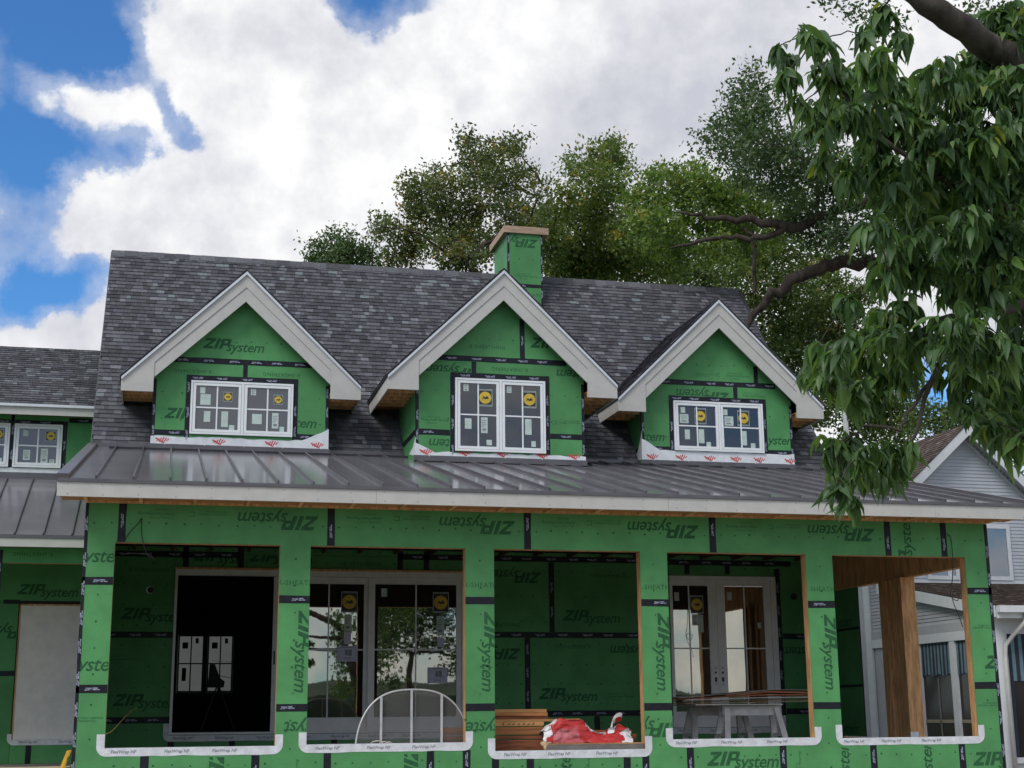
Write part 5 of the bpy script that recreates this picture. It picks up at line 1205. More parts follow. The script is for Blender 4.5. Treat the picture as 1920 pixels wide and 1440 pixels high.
for a, b_ in zip(YS[1::2], YS[2::2]):
    bx('pane', NX + .03, NX + .036, a, b_, .45, 2.879, SUNG, sr_); bx('muntin', NX + .015, NX + .029, a, b_, 1.36, 1.42, mat('tan_bar', (.34, .29, .22), .7), sr_)
    k = 0; y = a
    cu = [MB(), MB()]
    while y < b_ - .02:
        y2 = min(y + .065, b_); cu[k % 2].extr([(NX + .008 + .008 * math.sin(k * 2.1), y, 2.26 + .02 * math.sin(k)), (NX + .008 + .008 * math.sin(k * 2.1 + 2), y2, 2.26 + .02 * math.sin(k + 1)), (NX + .012, y2, 2.875), (NX + .012, y, 2.875)], (.002, 0, 0)); y = y2; k += 1
    for q in (0, 1): obj('curtain_stripe', cu[q], STR[q], sr_)
    bx('muntin', NX + .015, NX + .0285, (a + b_) / 2 - .025, (a + b_) / 2 + .01, 1.0, 2.2, mat('grey_bar', (.2, .19, .18), .7), sr_)
bx('sill_wall', NX, NX + .08, NFY + .141, 10.34, .3, .449, NTRIM, sr_)
# front of the sunroom with its downspout
bx('corner_post', NX, NX + .26, NFY - .03, NFY - .0, .3, 2.94, NTRIM, sr_)
bx('pane', NX + .26, 23.4, NFY + .02, NFY + .03, .45, 2.94, SUNG, sr_)
k = 0; x = NX + .28; cu = [MB(), MB()]
while x < 18.5: cu[k % 2].box(x, x + .075, NFY + .004 + .006 * (k % 2), NFY + .014 + .006 * (k % 2), (2.1 if k % 5 else .5), 2.93); x += .075; k += 1
for q in (0, 1): obj('curtain_stripe', cu[q], STR[q], sr_)
for x in (16.6, 18.2, 20, 22): bx('post', x, x + .14, NFY - .03, NFY + .0, .3, 2.94, NTRIM, sr_)
bx('sill_board', NX + .26, 23.4, NFY - .04, NFY + .01, .66, .76, NTRIM, sr_); bx('base_wall', NX + .26, 23.4, NFY - .001, NFY + .06, .1, .659, SIDINGG, sr_)
DSP = mat('downspout_white', (.62, .62, .60), .45, .05, 8)
obj('downspout', MB().tube([(15.66, NFY - .42, 3.31, .04), (15.62, NFY - .40, 3.14, .04), (15.50, NFY - .18, 2.92, .04), (15.38, NFY - .09, 2.74, .04), (15.36, NFY - .085, 2.5, .04), (15.36, NFY - .085, .2, .04)], 8), DSP, sr_, True)
obj('far_corner', MB().box(14.55, 14.62, 12.5, 12.9, .3, 5.4), NTRIM, nb)
lap(nb, (13.9, 12.9, 0), (1, 0, 0), lambda z: (0, .62), .5, 3.4, (0, -1, 0), .085, NTRIM)

# pale pole between the houses
pole = obj('pole', MB().tube([(15.30, 11.8, 0, .075), (15.25, 11.8, 4, .07), (15.2, 11.8, 9.0, .055)], 8), mat('pale_pole', (.55, .57, .58), .5, .1, 3), None, True); tag(pole, 'tall pale pole rising between the dormer roof and the neighbour gable', 'pole')
# garage seen through the back windows of the room
ga = thing('garage', 'white shed wall glimpsed through the back windows of the dark room', 'shed', (1.5, 17, 0))
obj('wall', MB().box(-1.6, 4.2, 16, 19, 0, 4.2), GARAGE, ga); obj('roof', MB().prism([(-1.9, 4.2), (4.5, 4.2), (1.3, 5.6)], 15.8, 19.2), SHING, ga)

# =====================================================================================================
# TREES
# =====================================================================================================
# foliage masses (x, y, z, radius) and limb paths (x, y, z, radius)
B_SMALL = [(4.28, 20.89, 14.03, 0.38), (4.65, 21.33, 14.51, 0.36), (4.92, 19.86, 14.04, 0.29), (5.15, 20.48, 13.88, 0.38), (4.84, 20.28, 13.64, 0.44), (5.52, 19.99, 13.67, 0.32), (5.61, 20.11, 13.94, 0.23), (4.45, 20.78, 13.7, 0.35)]
B_MAPLE = [(6.33, 22.06, 15.26, 0.46), (5.9, 20.14, 14.66, 0.26), (6.96, 22.57, 14.99, 0.62), (7.3, 21.79, 15.4, 0.69), (7.25, 21.55, 16.13, 0.58), (6.87, 21.13, 16.27, 0.43), (7.65, 20.37, 15.89, 0.6), (7.76, 22.22, 17.24, 0.31), (8.07, 20.94, 15.17, 0.83), (8.37, 20.15, 17.46, 0.33), (8.89, 21.88, 17.54, 0.53), (9.33, 21.33, 17.36, 0.62), (9.41, 19.34, 16.91, 0.39), (10.05, 20.96, 17.85, 0.28), (8.65, 20.03, 15.85, 0.75), (10.03, 22.59, 17.05, 0.72), (10.63, 22.67, 17.64, 0.36), (9.9, 21.42, 15.63, 0.7), (9.38, 23.41, 15.6, 0.81), (7.61, 20.14, 14.09, 0.59), (6.95, 22.46, 14.46, 0.39), (8.18, 20.0, 13.78, 0.59), (6.44, 22.2, 14.35, 0.34), (8.2, 19.34, 17.28, 0.21), (10.24, 19.32, 15.95, 0.3), (10.67, 21.57, 16.48, 0.22), (10.04, 20.11, 15.03, 0.45)]
B_POPLAR = [(12.87, 24.56, 18.46, 0.44), (12.81, 25.27, 19.0, 0.31), (12.91, 23.19, 18.38, 0.5), (13.86, 23.99, 18.95, 0.51), (14.41, 25.64, 19.93, 0.35), (14.7, 25.73, 19.33, 0.43), (12.87, 22.57, 17.36, 0.65), (13.79, 22.77, 17.42, 0.39), (11.85, 22.58, 16.68, 0.57), (11.71, 24.59, 17.03, 0.51), (11.4, 22.85, 15.55, 0.73), (12.74, 24.54, 16.55, 0.93), (12.54, 25.76, 15.86, 0.78), (13.28, 23.42, 16.74, 0.75), (14.07, 25.45, 16.23, 1.04), (13.3, 25.33, 15.6, 0.77), (13.89, 22.18, 15.67, 0.81), (14.92, 24.79, 15.54, 0.85), (15.08, 23.2, 15.4, 0.74)]
B_OAK = [(10.49, 10.76, 12.92, 0.32), (10.46, 9.53, 12.51, 0.27), (10.4, 10.9, 12.47, 0.44), (10.71, 10.08, 12.2, 0.48), (11.17, 9.84, 12.51, 0.38), (10.99, 8.52, 11.83, 0.39), (11.49, 10.72, 12.18, 0.53), (9.87, 8.32, 11.0, 0.42), (11.25, 8.64, 11.55, 0.48), (9.75, 9.58, 11.54, 0.33), (9.83, 10.49, 12.22, 0.2), (10.54, 8.5, 12.13, 0.21), (10.55, 10.41, 12.95, 0.16), (12.38, 10.45, 12.52, 0.46), (11.88, 8.21, 11.51, 0.36), (12.63, 9.42, 11.46, 0.38), (12.21, 7.69, 11.29, 0.32), (11.86, 9.06, 10.94, 0.37), (10.85, 8.32, 10.52, 0.36), (11.16, 10.93, 11.37, 0.35), (11.9, 9.12, 11.31, 0.33), (11.93, 10.64, 11.7, 0.35), (10.43, 10.55, 11.44, 0.34)]
B_DARK = [(9.99, 4.13, 12.39, 0.18), (11.09, 6.41, 13.22, 0.28), (9.72, 4.22, 12.01, 0.15), (10.98, 6.71, 12.9, 0.37), (10.62, 5.19, 12.01, 0.38), (10.24, 5.75, 12.26, 0.25), (10.28, 6.39, 12.27, 0.22), (10.3, 5.45, 11.78, 0.37), (10.43, 4.61, 11.25, 0.42), (9.19, 4.47, 11.13, 0.13), (9.4, 4.06, 10.75, 0.27), (10.76, 6.33, 11.54, 0.4), (10.78, 5.21, 10.91, 0.48), (10.66, 4.04, 10.94, 0.36), (11.98, 6.68, 11.34, 0.46), (11.31, 4.38, 10.93, 0.37), (11.76, 4.94, 10.59, 0.43), (11.85, 4.61, 9.78, 0.42), (11.98, 5.9, 10.13, 0.39), (11.41, 5.78, 10.35, 0.34), (12.64, 5.38, 11.13, 0.49), (12.6, 4.29, 9.83, 0.42), (12.29, 4.5, 9.58, 0.37), (12.73, 4.06, 10.44, 0.55), (13.58, 4.04, 10.99, 0.56), (13.92, 3.31, 10.45, 0.54), (13.13, 3.83, 9.42, 0.55), (15.68, 6.42, 10.13, 0.62), (16.23, 6.09, 10.92, 0.51)]
B_BACK = [(19.38, 31.66, 17.95, 0.9), (19.1, 28.28, 17.48, 0.66), (20.03, 31.21, 17.23, 0.8), (19.03, 26.76, 16.22, 0.64), (17.23, 27.62, 16.18, 0.64), (21.02, 29.46, 17.58, 0.68), (21.32, 29.45, 15.58, 0.77), (21.58, 28.55, 16.14, 0.57), (20.28, 28.41, 15.82, 0.57), (22.34, 29.98, 14.77, 0.97), (21.16, 29.25, 14.13, 0.76), (23.06, 30.75, 13.78, 0.99), (23.16, 28.89, 15.73, 0.67), (23.66, 28.96, 16.58, 0.58), (24.49, 29.6, 14.79, 0.78), (24.44, 31.67, 15.31, 0.91), (25.21, 30.74, 13.88, 1.0), (23.2, 28.96, 12.59, 0.95), (26.19, 31.08, 12.97, 0.9), (26.86, 30.83, 11.93, 0.9), (25.66, 26.42, 11.21, 0.73), (26.88, 29.92, 12.96, 0.59), (28.91, 30.16, 12.08, 0.6), (25.45, 30.64, 11.84, 0.89), (29.95, 29.31, 12.15, 0.98), (29.81, 28.59, 10.82, 0.87), (29.1, 26.06, 11.09, 1.1), (24.08, 32.17, 12.7, 0.71), (20.75, 28.35, 17.41, 0.76), (21.2, 27.1, 17.24, 0.74), (23.24, 29.79, 17.21, 0.89), (23.62, 31.66, 16.31, 0.91), (20.8, 27.68, 16.23, 0.65), (23.96, 29.7, 15.59, 0.78), (24.49, 28.97, 16.23, 0.78), (18.03, 30.81, 18.21, 0.79), (16.53, 32.6, 18.05, 0.91), (14.78, 29.65, 16.63, 0.66), (13.7, 29.28, 16.65, 0.56), (28.68, 27.41, 13.27, 0.95), (24.05, 29.59, 18.02, 0.59)]
B_NEAR = [(2.94, -12.33, 4.3, 0.03), (3.19, -11.69, 4.51, 0.04), (3.0, -11.99, 4.4, 0.03), (4.05, -11.99, 4.64, 0.09), (4.3, -11.82, 4.8, 0.11), (3.46, -12.03, 4.58, 0.06), (3.54, -12.06, 4.46, 0.05), (3.19, -12.39, 4.29, 0.03), (2.97, -12.11, 4.21, 0.04), (3.14, -11.9, 4.19, 0.04), (3.28, -11.74, 4.15, 0.05), (3.4, -11.62, 4.08, 0.07), (3.31, -11.99, 3.83, 0.06), (3.26, -12.24, 3.53, 0.06), (3.27, -11.95, 3.29, 0.04), (3.37, -11.28, 3.15, 0.04), (3.06, -12.22, 4.31, 0.05), (3.24, -12.0, 4.31, 0.09), (3.54, -11.61, 4.47, 0.1), (3.21, -12.42, 4.16, 0.06), (3.53, -11.92, 4.3, 0.1), (3.43, -11.54, 4.35, 0.1), (3.23, -12.17, 4.03, 0.11), (3.52, -11.93, 4.12, 0.12), (3.83, -11.68, 4.36, 0.13), (3.52, -12.37, 4.14, 0.09), (3.82, -12.05, 4.24, 0.13), (4.04, -11.92, 4.48, 0.13), (4.11, -12.05, 4.56, 0.13), (3.97, -12.14, 4.22, 0.14), (3.7, -12.29, 3.94, 0.13), (4.03, -12.09, 4.05, 0.14), (3.61, -12.1, 3.96, 0.14), (3.46, -11.95, 3.95, 0.1), (3.51, -12.04, 3.8, 0.11), (3.59, -11.6, 3.97, 0.07), (3.87, -11.73, 3.92, 0.14), (3.79, -12.16, 3.78, 0.14), (4.09, -11.97, 3.85, 0.14), (3.69, -12.13, 3.57, 0.12), (3.94, -12.01, 3.6, 0.14), (4.0, -12.11, 3.53, 0.11), (3.75, -11.77, 3.7, 0.09), (3.5, -11.97, 3.51, 0.08), (3.63, -11.9, 3.47, 0.1), (3.91, -11.7, 3.5, 0.12), (3.9, -11.99, 3.39, 0.14), (4.32, -11.59, 3.46, 0.14), (3.37, -12.1, 3.35, 0.05), (3.62, -11.57, 3.35, 0.08), (3.56, -11.88, 3.3, 0.07), (3.5, -11.83, 3.17, 0.09), (3.69, -11.66, 3.2, 0.1), (3.45, -11.73, 3.22, 0.06), (3.67, -11.88, 3.17, 0.08), (3.56, -12.28, 3.11, 0.1), (3.74, -12.22, 3.09, 0.12), (4.22, -11.71, 3.19, 0.13), (3.89, -11.79, 3.06, 0.11), (4.12, -11.67, 3.05, 0.13), (4.38, -11.45, 3.01, 0.11), (3.48, -11.55, 3.15, 0.08), (3.11, -12.1, 3.03, 0.07), (3.16, -11.85, 3.1, 0.05), (3.33, -11.59, 3.06, 0.07), (3.28, -11.92, 2.93, 0.08), (3.74, -11.31, 3.14, 0.09), (3.71, -11.3, 3.03, 0.07), (3.78, -11.44, 3.11, 0.07), (3.89, -11.81, 2.89, 0.08), (4.24, -11.5, 2.89, 0.1), (3.92, -12.13, 2.69, 0.07), (3.87, -11.95, 2.79, 0.06), (3.3, -11.64, 2.73, 0.06), (3.5, -11.41, 2.8, 0.06), (3.37, -11.61, 2.65, 0.07), (3.29, -11.96, 2.63, 0.06), (3.48, -11.79, 2.67, 0.07), (3.56, -11.83, 2.66, 0.06), (3.42, -11.8, 2.57, 0.05), (3.22, -11.88, 2.52, 0.04), (3.37, -11.65, 2.49, 0.03), (3.56, -11.69, 2.62, 0.04)]
B_TOP = [(4.84, -9.5, 6.03, 0.1), (5.03, -9.44, 6.0, 0.06), (4.71, -9.48, 6.04, 0.05), (4.42, -9.74, 5.92, 0.05), (4.6, -10.02, 5.61, 0.05), (5.12, -10.38, 5.61, 0.09), (5.25, -10.02, 5.83, 0.07)]
L_NEAR = [(5.258, -11.702, 3.852, 0.093), (4.761, -11.75, 4.117, 0.084), (4.341, -11.904, 4.307, 0.072), (4.032, -12.068, 4.422, 0.063), (3.825, -12.14, 4.493, 0.058), (3.647, -12.209, 4.522, 0.053), (3.509, -12.201, 4.628, 0.049)]
L_NEAR2 = [(5.22, -11.634, 3.604, 0.051), (4.607, -11.811, 3.64, 0.04), (4.248, -11.949, 3.695, 0.028), (3.96, -11.999, 3.755, 0.021), (3.655, -12.05, 3.835, 0.014), (3.425, -12.037, 4.015, 0.01), (3.214, -12.039, 4.24, 0.007), (3.073, -12.047, 4.42, 0.003)]
L_NEAR3 = [(5.258, -11.573, 3.306, 0.051), (4.598, -11.731, 3.307, 0.04), (4.172, -11.849, 3.35, 0.026), (3.913, -11.876, 3.279, 0.019), (3.712, -11.88, 3.053, 0.013), (3.663, -11.832, 2.898, 0.01), (3.626, -11.786, 2.742, 0.008), (3.573, -11.758, 2.675, 0.006)]
L_NEAR4 = [(3.913, -11.876, 3.279, 0.014), (3.756, -11.833, 3.258, 0.012), (3.601, -11.775, 3.169, 0.009), (3.444, -11.729, 3.136, 0.007), (3.286, -11.694, 3.149, 0.005)]
L_NEAR5 = [(3.689, -11.857, 2.982, 0.009), (3.589, -11.798, 2.831, 0.007), (3.569, -11.78, 2.776, 0.007), (3.412, -11.745, 2.788, 0.006), (3.305, -11.701, 2.711, 0.005), (3.344, -11.677, 2.566, 0.003)]
K_NEAR = [(5.826, -11.062, 0.545, 0.163), (5.727, -11.3, 1.663, 0.144), (5.534, -11.488, 2.658, 0.128), (5.303, -11.607, 3.405, 0.112), (5.258, -11.702, 3.852, 0.093)]
L_OAK1 = [(15.678, 4.514, 9.924, 0.198), (14.549, 4.739, 10.121, 0.174), (13.795, 4.88, 10.296, 0.149), (13.228, 4.978, 10.461, 0.124), (12.666, 5.103, 10.503, 0.112), (12.11, 5.258, 10.415, 0.103), (11.697, 5.398, 10.241, 0.099), (11.191, 5.555, 10.096, 0.091), (10.813, 5.625, 10.183, 0.078), (10.437, 5.699, 10.252, 0.066), (10.017, 5.802, 10.247, 0.05), (9.594, 5.883, 10.335, 0.033), (9.218, 5.964, 10.376, 0.021)]
L_OAK2 = [(15.744, 4.849, 8.427, 0.198), (14.228, 5.091, 8.955, 0.165), (13.277, 5.23, 9.338, 0.149), (12.712, 5.338, 9.455, 0.132), (12.244, 5.444, 9.488, 0.124), (11.875, 5.554, 9.397, 0.12), (11.506, 5.668, 9.288, 0.112), (11.188, 5.79, 9.095, 0.103), (10.965, 5.894, 8.882, 0.095), (10.767, 5.981, 8.715, 0.074), (10.625, 6.055, 8.548, 0.062), (10.505, 6.14, 8.306, 0.05), (10.35, 6.248, 8.008, 0.033)]
L_OAK3 = [(11.191, 5.559, 10.077, 0.058), (10.825, 5.684, 9.921, 0.058), (10.499, 5.766, 9.906, 0.058), (10.171, 5.838, 9.937, 0.041), (9.799, 5.935, 9.903, 0.037), (9.432, 6.054, 9.775, 0.029), (9.107, 6.14, 9.741, 0.016)]
L_OAK4 = [(10.443, 5.731, 10.112, 0.033), (10.564, 5.746, 9.924, 0.033), (10.564, 5.845, 9.503, 0.037), (10.632, 5.895, 9.222, 0.033), (10.607, 5.966, 8.941, 0.029)]
L_OAK5 = [(13.228, 4.978, 10.461, 0.074), (12.844, 5.015, 10.698, 0.074), (12.645, 4.996, 10.981, 0.066), (12.429, 4.894, 11.637, 0.05), (12.124, 4.835, 12.201, 0.033), (11.823, 4.797, 12.672, 0.016)]
L_OAK6 = [(11.697, 5.398, 10.241, 0.041), (11.618, 5.242, 10.99, 0.037), (11.372, 5.234, 11.273, 0.033), (11.164, 5.174, 11.742, 0.025), (10.995, 5.061, 12.399, 0.016)]
K_OAK = [(16.515, 6.269, 1.591, 0.442), (16.284, 5.599, 4.68, 0.384), (16.044, 5.129, 6.927, 0.346), (15.744, 4.849, 8.427, 0.307), (15.678, 4.514, 9.924, 0.259), (15.34, 4.287, 11.237, 0.173), (14.997, 4.039, 12.643, 0.096)]
def quads_mesh(C, A, B, tint, name):
    """diamond leaves: centre C, half axes A (length) and B (width), numpy (n,3)"""
    n = len(C); V = np.empty((n, 4, 3), 'f'); V[:, 0] = C - A; V[:, 1] = C + B; V[:, 2] = C + A; V[:, 3] = C - B
    me = bpy.data.meshes.new(name); me.vertices.add(4 * n); me.vertices.foreach_set('co', V.ravel())
    me.loops.add(4 * n); me.loops.foreach_set('vertex_index', np.arange(4 * n, dtype='i'))
    me.polygons.add(n); me.polygons.foreach_set('loop_start', np.arange(0, 4 * n, 4, dtype='i')); me.polygons.foreach_set('loop_total', np.full(n, 4, 'i'))
    at = me.attributes.new('tint', 'FLOAT', 'FACE'); at.data.foreach_set('value', tint.astype('f')); me.update(calc_edges=True); return me
def rand_dirs(rng, n):
    v = rng.normal(size=(n, 3)); return v / np.linalg.norm(v, axis=1, keepdims=True)
def crown(blobs, per_m3, size, seed, clump=26, spread=.22, tint_c=.4, tint_v=.2, light_top=.0, yellow=.04, aspect=.5):
    rng = np.random.default_rng(seed); Cs, Ts = [], []
    for x, y, z, r in blobs:
        nc = max(4, int(per_m3 * 4.19 * r ** 3 / clump) + int(7 * r * r * per_m3 / clump))
        d = rand_dirs(rng, nc); rad = r * rng.uniform(.25, 1.12, (nc, 1)) ** .6
        cc = np.array((x, y, z)) + d * rad * np.array((1.0, 1.15, .92))
        ct = np.clip(tint_c + rng.normal(0, tint_v, nc), 0, .86)
        ct = np.where(rng.random(nc) < yellow, rng.uniform(.9, 1.0, nc), ct)
        sp = spread * rng.uniform(.55, 1.35, (nc, 1, 1))
        P = cc[:, None, :] + np.clip(rng.normal(size=(nc, clump, 3)), -1.7, 1.7) * sp * np.array((1, 1, .8))
        Cs.append(P.reshape(-1, 3)); Ts.append(np.clip(ct[:, None] + rng.normal(0, .07, (nc, clump)), 0, 1).ravel())
    C = np.concatenate(Cs); T = np.concatenate(Ts); n = len(C)
    A = rand_dirs(rng, n); A[:, 2] -= .35; A /= np.linalg.norm(A, axis=1, keepdims=True)
    B = np.cross(A, rand_dirs(rng, n)); B /= np.linalg.norm(B, axis=1, keepdims=True)
    s = size * rng.uniform(.65, 1.25, (n, 1))
    return quads_mesh(C, A * s, B * s * aspect, T, 'crown')
def wig(p, q, r0, r1, rng, n=7, amp=.06):
    P, Q = np.array(p[:3]), np.array(q[:3]); L = np.linalg.norm(Q - P); out_ = []
    off = np.cumsum(rng.normal(0, amp * L / n ** .5, (n + 1, 3)), axis=0); off -= np.linspace(0, 1, n + 1)[:, None] * off[-1]; off -= off[0] * (1 - np.linspace(0, 1, n + 1)[:, None])
    for i in range(n + 1):
        k = i / n; out_.append((*(P + (Q - P) * k + off[i] + np.array((0, 0, .06 * L * math.sin(k * 3.14)))), r0 + (r1 - r0) * k))
    return out_
def tree(name, label, base, fork, r0, blobs, leafm, cat='tree', group=None, bark=BARK, seed=1, limbs=True, **kw):
    rng = np.random.default_rng(seed)
    t_ = thing(name, label, cat, (base[0], base[1], 0), group)
    mid = [(base[0] + (fork[0] - base[0]) * k + rng.normal(0, .08), base[1] + (fork[1] - base[1]) * k, fork[2] * k, r0 * (1.25 if k == 0 else 1 - .45 * k)) for k in (0, .15, .35, .55, .75, 1.0)]
    obj('trunk', MB().tube(mid, 10), bark, t_, True)
    if limbs:
        mb = MB()
        srt = sorted(blobs, key=lambda b: (b[0] - fork[0]) ** 2 + (b[1] - fork[1]) ** 2 + (b[2] - fork[2]) ** 2); nodes = [(fork[0], fork[1], fork[2], r0 * .55)]
        for b in srt:
            nd = min(nodes, key=lambda q: (q[0] - b[0]) ** 2 + (q[1] - b[1]) ** 2 + (q[2] - b[2]) ** 2 + .35 * max(0, q[2] - b[2]) ** 2)
            rr = max(.025, nd[3] * .72); mb.tube(wig(nd, b, rr, rr * .45, rng), 6); nodes.append((b[0], b[1], b[2], rr * .6))
            for q in range(5):
                d = rng.normal(size=3); d /= np.linalg.norm(d); mb.tube(wig(b, np.array(b[:3]) + d * b[3] * .95, rr * .4, .008, rng, 4, .1), 4)
        obj('limbs', mb, bark, t_, True, kind='stuff')
    me = crown(blobs, seed=seed, **kw); me.materials.append(leafm); o = bpy.data.objects.new('crown', me); link(o, t_)
    return t_
tree('yew_tree', 'small dark bushy tree peeking over the roof ridge left of the big tree', (.5 + 9, 21.5, 0), (B_SMALL[2][0], B_SMALL[2][1], 9.0), .2, B_SMALL, LEAF_DARK, seed=2, per_m3=620, size=.055, spread=.16, tint_c=.45, tint_v=.2, yellow=.0)
tree('maple_tree', 'tall spreading tree with a few yellowing leaves behind the chimney on the left', (B_MAPLE[11][0] + 1.2, B_MAPLE[11][1] + .5, 0), (B_MAPLE[11][0] + .9, B_MAPLE[11][1], 12.2), .42, B_MAPLE, LEAF_MAPLE, seed=3, per_m3=290, size=.064, spread=.17, tint_c=.54, tint_v=.18, yellow=.045)
tree('poplar_tree', 'yellow green tree with a rounded top directly right of the chimney', (B_POPLAR[11][0] + .6, B_POPLAR[11][1] + .5, 0), (B_POPLAR[11][0] + .6, B_POPLAR[11][1], 11.0), .4, B_POPLAR, LEAF_POP, seed=4, per_m3=330, size=.07, spread=.2, tint_c=.52, tint_v=.19, yellow=.02)
tree('elm_tree', 'dense dark green tree filling the gap between the houses behind the oak', (B_BACK[25][0] + 1.0, B_BACK[25][1] + 1, 0), (B_BACK[25][0], B_BACK[25][1], 7.5), .45, B_BACK, LEAF_POP, seed=5, per_m3=240, size=.08, spread=.25, tint_c=.34, tint_v=.2, yellow=.02)
# oak between the houses: heavy crooked limbs, bright crown over the ridge and dark outer crown
oak = thing('oak_tree', 'large oak with heavy crooked dark limbs reaching over the right end of the roof', 'tree', (K_OAK[0][0], K_OAK[0][1], 0))
kb = [(K_OAK[0][0], K_OAK[0][1], 0, .52)] + K_OAK; obj('trunk', MB().tube(kb, 12), BARK, oak, True)
def densify(path, rng, amp=.03):
    out_ = []
    for a, b_ in zip(path, path[1:]):
        for k in (0, .34, .67): out_.append(tuple(a[i] + (b_[i] - a[i]) * k + (rng.normal(0, amp) if i < 3 else 0) for i in range(4)))
    return out_ + [path[-1]]
rg_ = np.random.default_rng(9)
for L in (L_OAK1, L_OAK2, L_OAK3, L_OAK4, L_OAK5, L_OAK6): obj('limb', MB().tube(densify(L, rg_), 9), BARK, oak, True)
mb = MB(); nodes = [p for L in (L_OAK1, L_OAK3, L_OAK5, L_OAK6, L_OAK2) for p in L] + K_OAK[3:]
for b in sorted(B_OAK + B_DARK, key=lambda b: min((b[0] - q[0]) ** 2 + (b[1] - q[1]) ** 2 + (b[2] - q[2]) ** 2 for q in nodes)):
    nd = min(nodes, key=lambda q: (q[0] - b[0]) ** 2 + (q[1] - b[1]) ** 2 + (q[2] - b[2]) ** 2); rr = min(.05, nd[3] * .5)
    mb.tube(wig(nd, b, rr, rr * .4, rg_, 7, .09), 5); nodes.append((*b[:3], rr * .8))
    for q in range(7):
        d = rg_.normal(size=3); d /= np.linalg.norm(d); mb.tube(wig(b, np.array(b[:3]) + d * b[3] * 1.15, rr * .35, .006, rg_, 5, .12), 4)
obj('branches', mb, BARK, oak, True, kind='stuff')
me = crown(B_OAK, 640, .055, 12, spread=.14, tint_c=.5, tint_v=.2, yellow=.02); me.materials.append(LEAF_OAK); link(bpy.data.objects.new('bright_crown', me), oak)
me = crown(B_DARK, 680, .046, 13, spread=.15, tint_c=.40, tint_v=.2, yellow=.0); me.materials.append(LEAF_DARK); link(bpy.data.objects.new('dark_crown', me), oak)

# near tree at the right: drooping long leaves in fans of five
hk = thing('hickory_tree', 'near tree hanging large drooping leaves into the right side of the view', 'tree', (K_NEAR[0][0], K_NEAR[0][1], 0))
obj('trunk', MB().tube([(K_NEAR[0][0], K_NEAR[0][1], 0, .2)] + [(p[0], p[1], max(p[2], .3 + .3 * i), p[3]) for i, p in enumerate(K_NEAR)], 12), BARKG, hk, True)
for L in (L_NEAR, L_NEAR2, L_NEAR3, L_NEAR4, L_NEAR5): obj('limb', MB().tube(densify(L, rg_, .006), 10), BARKG, hk, True)
def leaf_mesh(L, W, droop, fold, ti, k):
    """one leaflet along +x, drooping to -z, folded along its midrib, pointed at the tip"""
    n = 5; vs = []; prof = [.10, .72, 1.0, .82, .42, .02]
    for i in range(n + 1):
        s = i / n; x = L * s * (1 - .12 * droop * s); z = -droop * L * s * s * .8; w_ = W * prof[i]
        wv = .08 * W * math.sin(i * 2.3 + k)
        vs += [(x, -w_, z + fold * w_ + wv), (x, 0, z), (x, w_, z + fold * w_ - wv)]
    mb = MB(); mb.open = True; mb.tv = None
    mb.grid(vs, [(3 * i + a, 3 * i + 3 + a, 3 * i + 4 + a, 3 * i + 1 + a) for i in range(n) for a in (0, 1)])
    me = mb.mesh('leaf', True); at = me.attributes.new('tint', 'FLOAT', 'POINT'); at.data.foreach_set('value', [ti] * len(me.vertices)); me.materials.append(LEAF_NEAR); return me
rg2 = np.random.default_rng(21)
LEAVES = [leaf_mesh(L, L * w_, dr, fo, ti, k) for k, (L, w_, dr, fo, ti) in enumerate((L, w_, dr, fo, ti) for L, w_ in ((.14, .155), (.12, .175), (.165, .14)) for dr, fo in ((.35, .5), (.7, .35), (1.0, .6)) for ti in (.12, .3, .48, .66, .84))]
YLEAF = [leaf_mesh(.13, .027, .6, .4, 1.0, 3), leaf_mesh(.11, .025, .9, .5, .93, 4)]
LV = [np.array([v.co[:] for v in me.vertices]) for me in LEAVES + YLEAF]; LT = [me.attributes['tint'].data[0].value for me in LEAVES + YLEAF]
LF = np.array([p.vertices[:] for p in LEAVES[0].polygons]); nv_ = len(LV[0])
twigs = MB(); rows_V, rows_T = [], []; singles = []
nodes = [p for L in (L_NEAR2, L_NEAR3, L_NEAR4, L_NEAR5, L_NEAR) for p in L]
HX = [(K_NEAR[-1][0] + dx, K_NEAR[-1][1] + dy, K_NEAR[-1][2] + dz, rr) for dx, dy, dz, rr in ((.6, .2, 1.2, .7), (1.3, .4, .6, .7), (1.2, -.6, 1.4, .8), (1.8, .0, 1.2, .7), (.9, -1.2, .7, .6), (1.9, -.9, .8, .7), (.7, .2, -.4, .6), (.6, .3, -1.2, .55), (.9, -.4, -.9, .6), (1.2, .5, -.2, .7), (.8, .4, .5, .6), (1.3, .2, -1.4, .5), (-.15, .3, .3, .4), (-.1, -.5, -.2, .4), (-.1, .6, -.7, .4), (.0, -.2, -1.1, .4), (.1, .4, -1.6, .42), (.0, .9, .0, .4), (.1, -.7, -1.5, .4))]
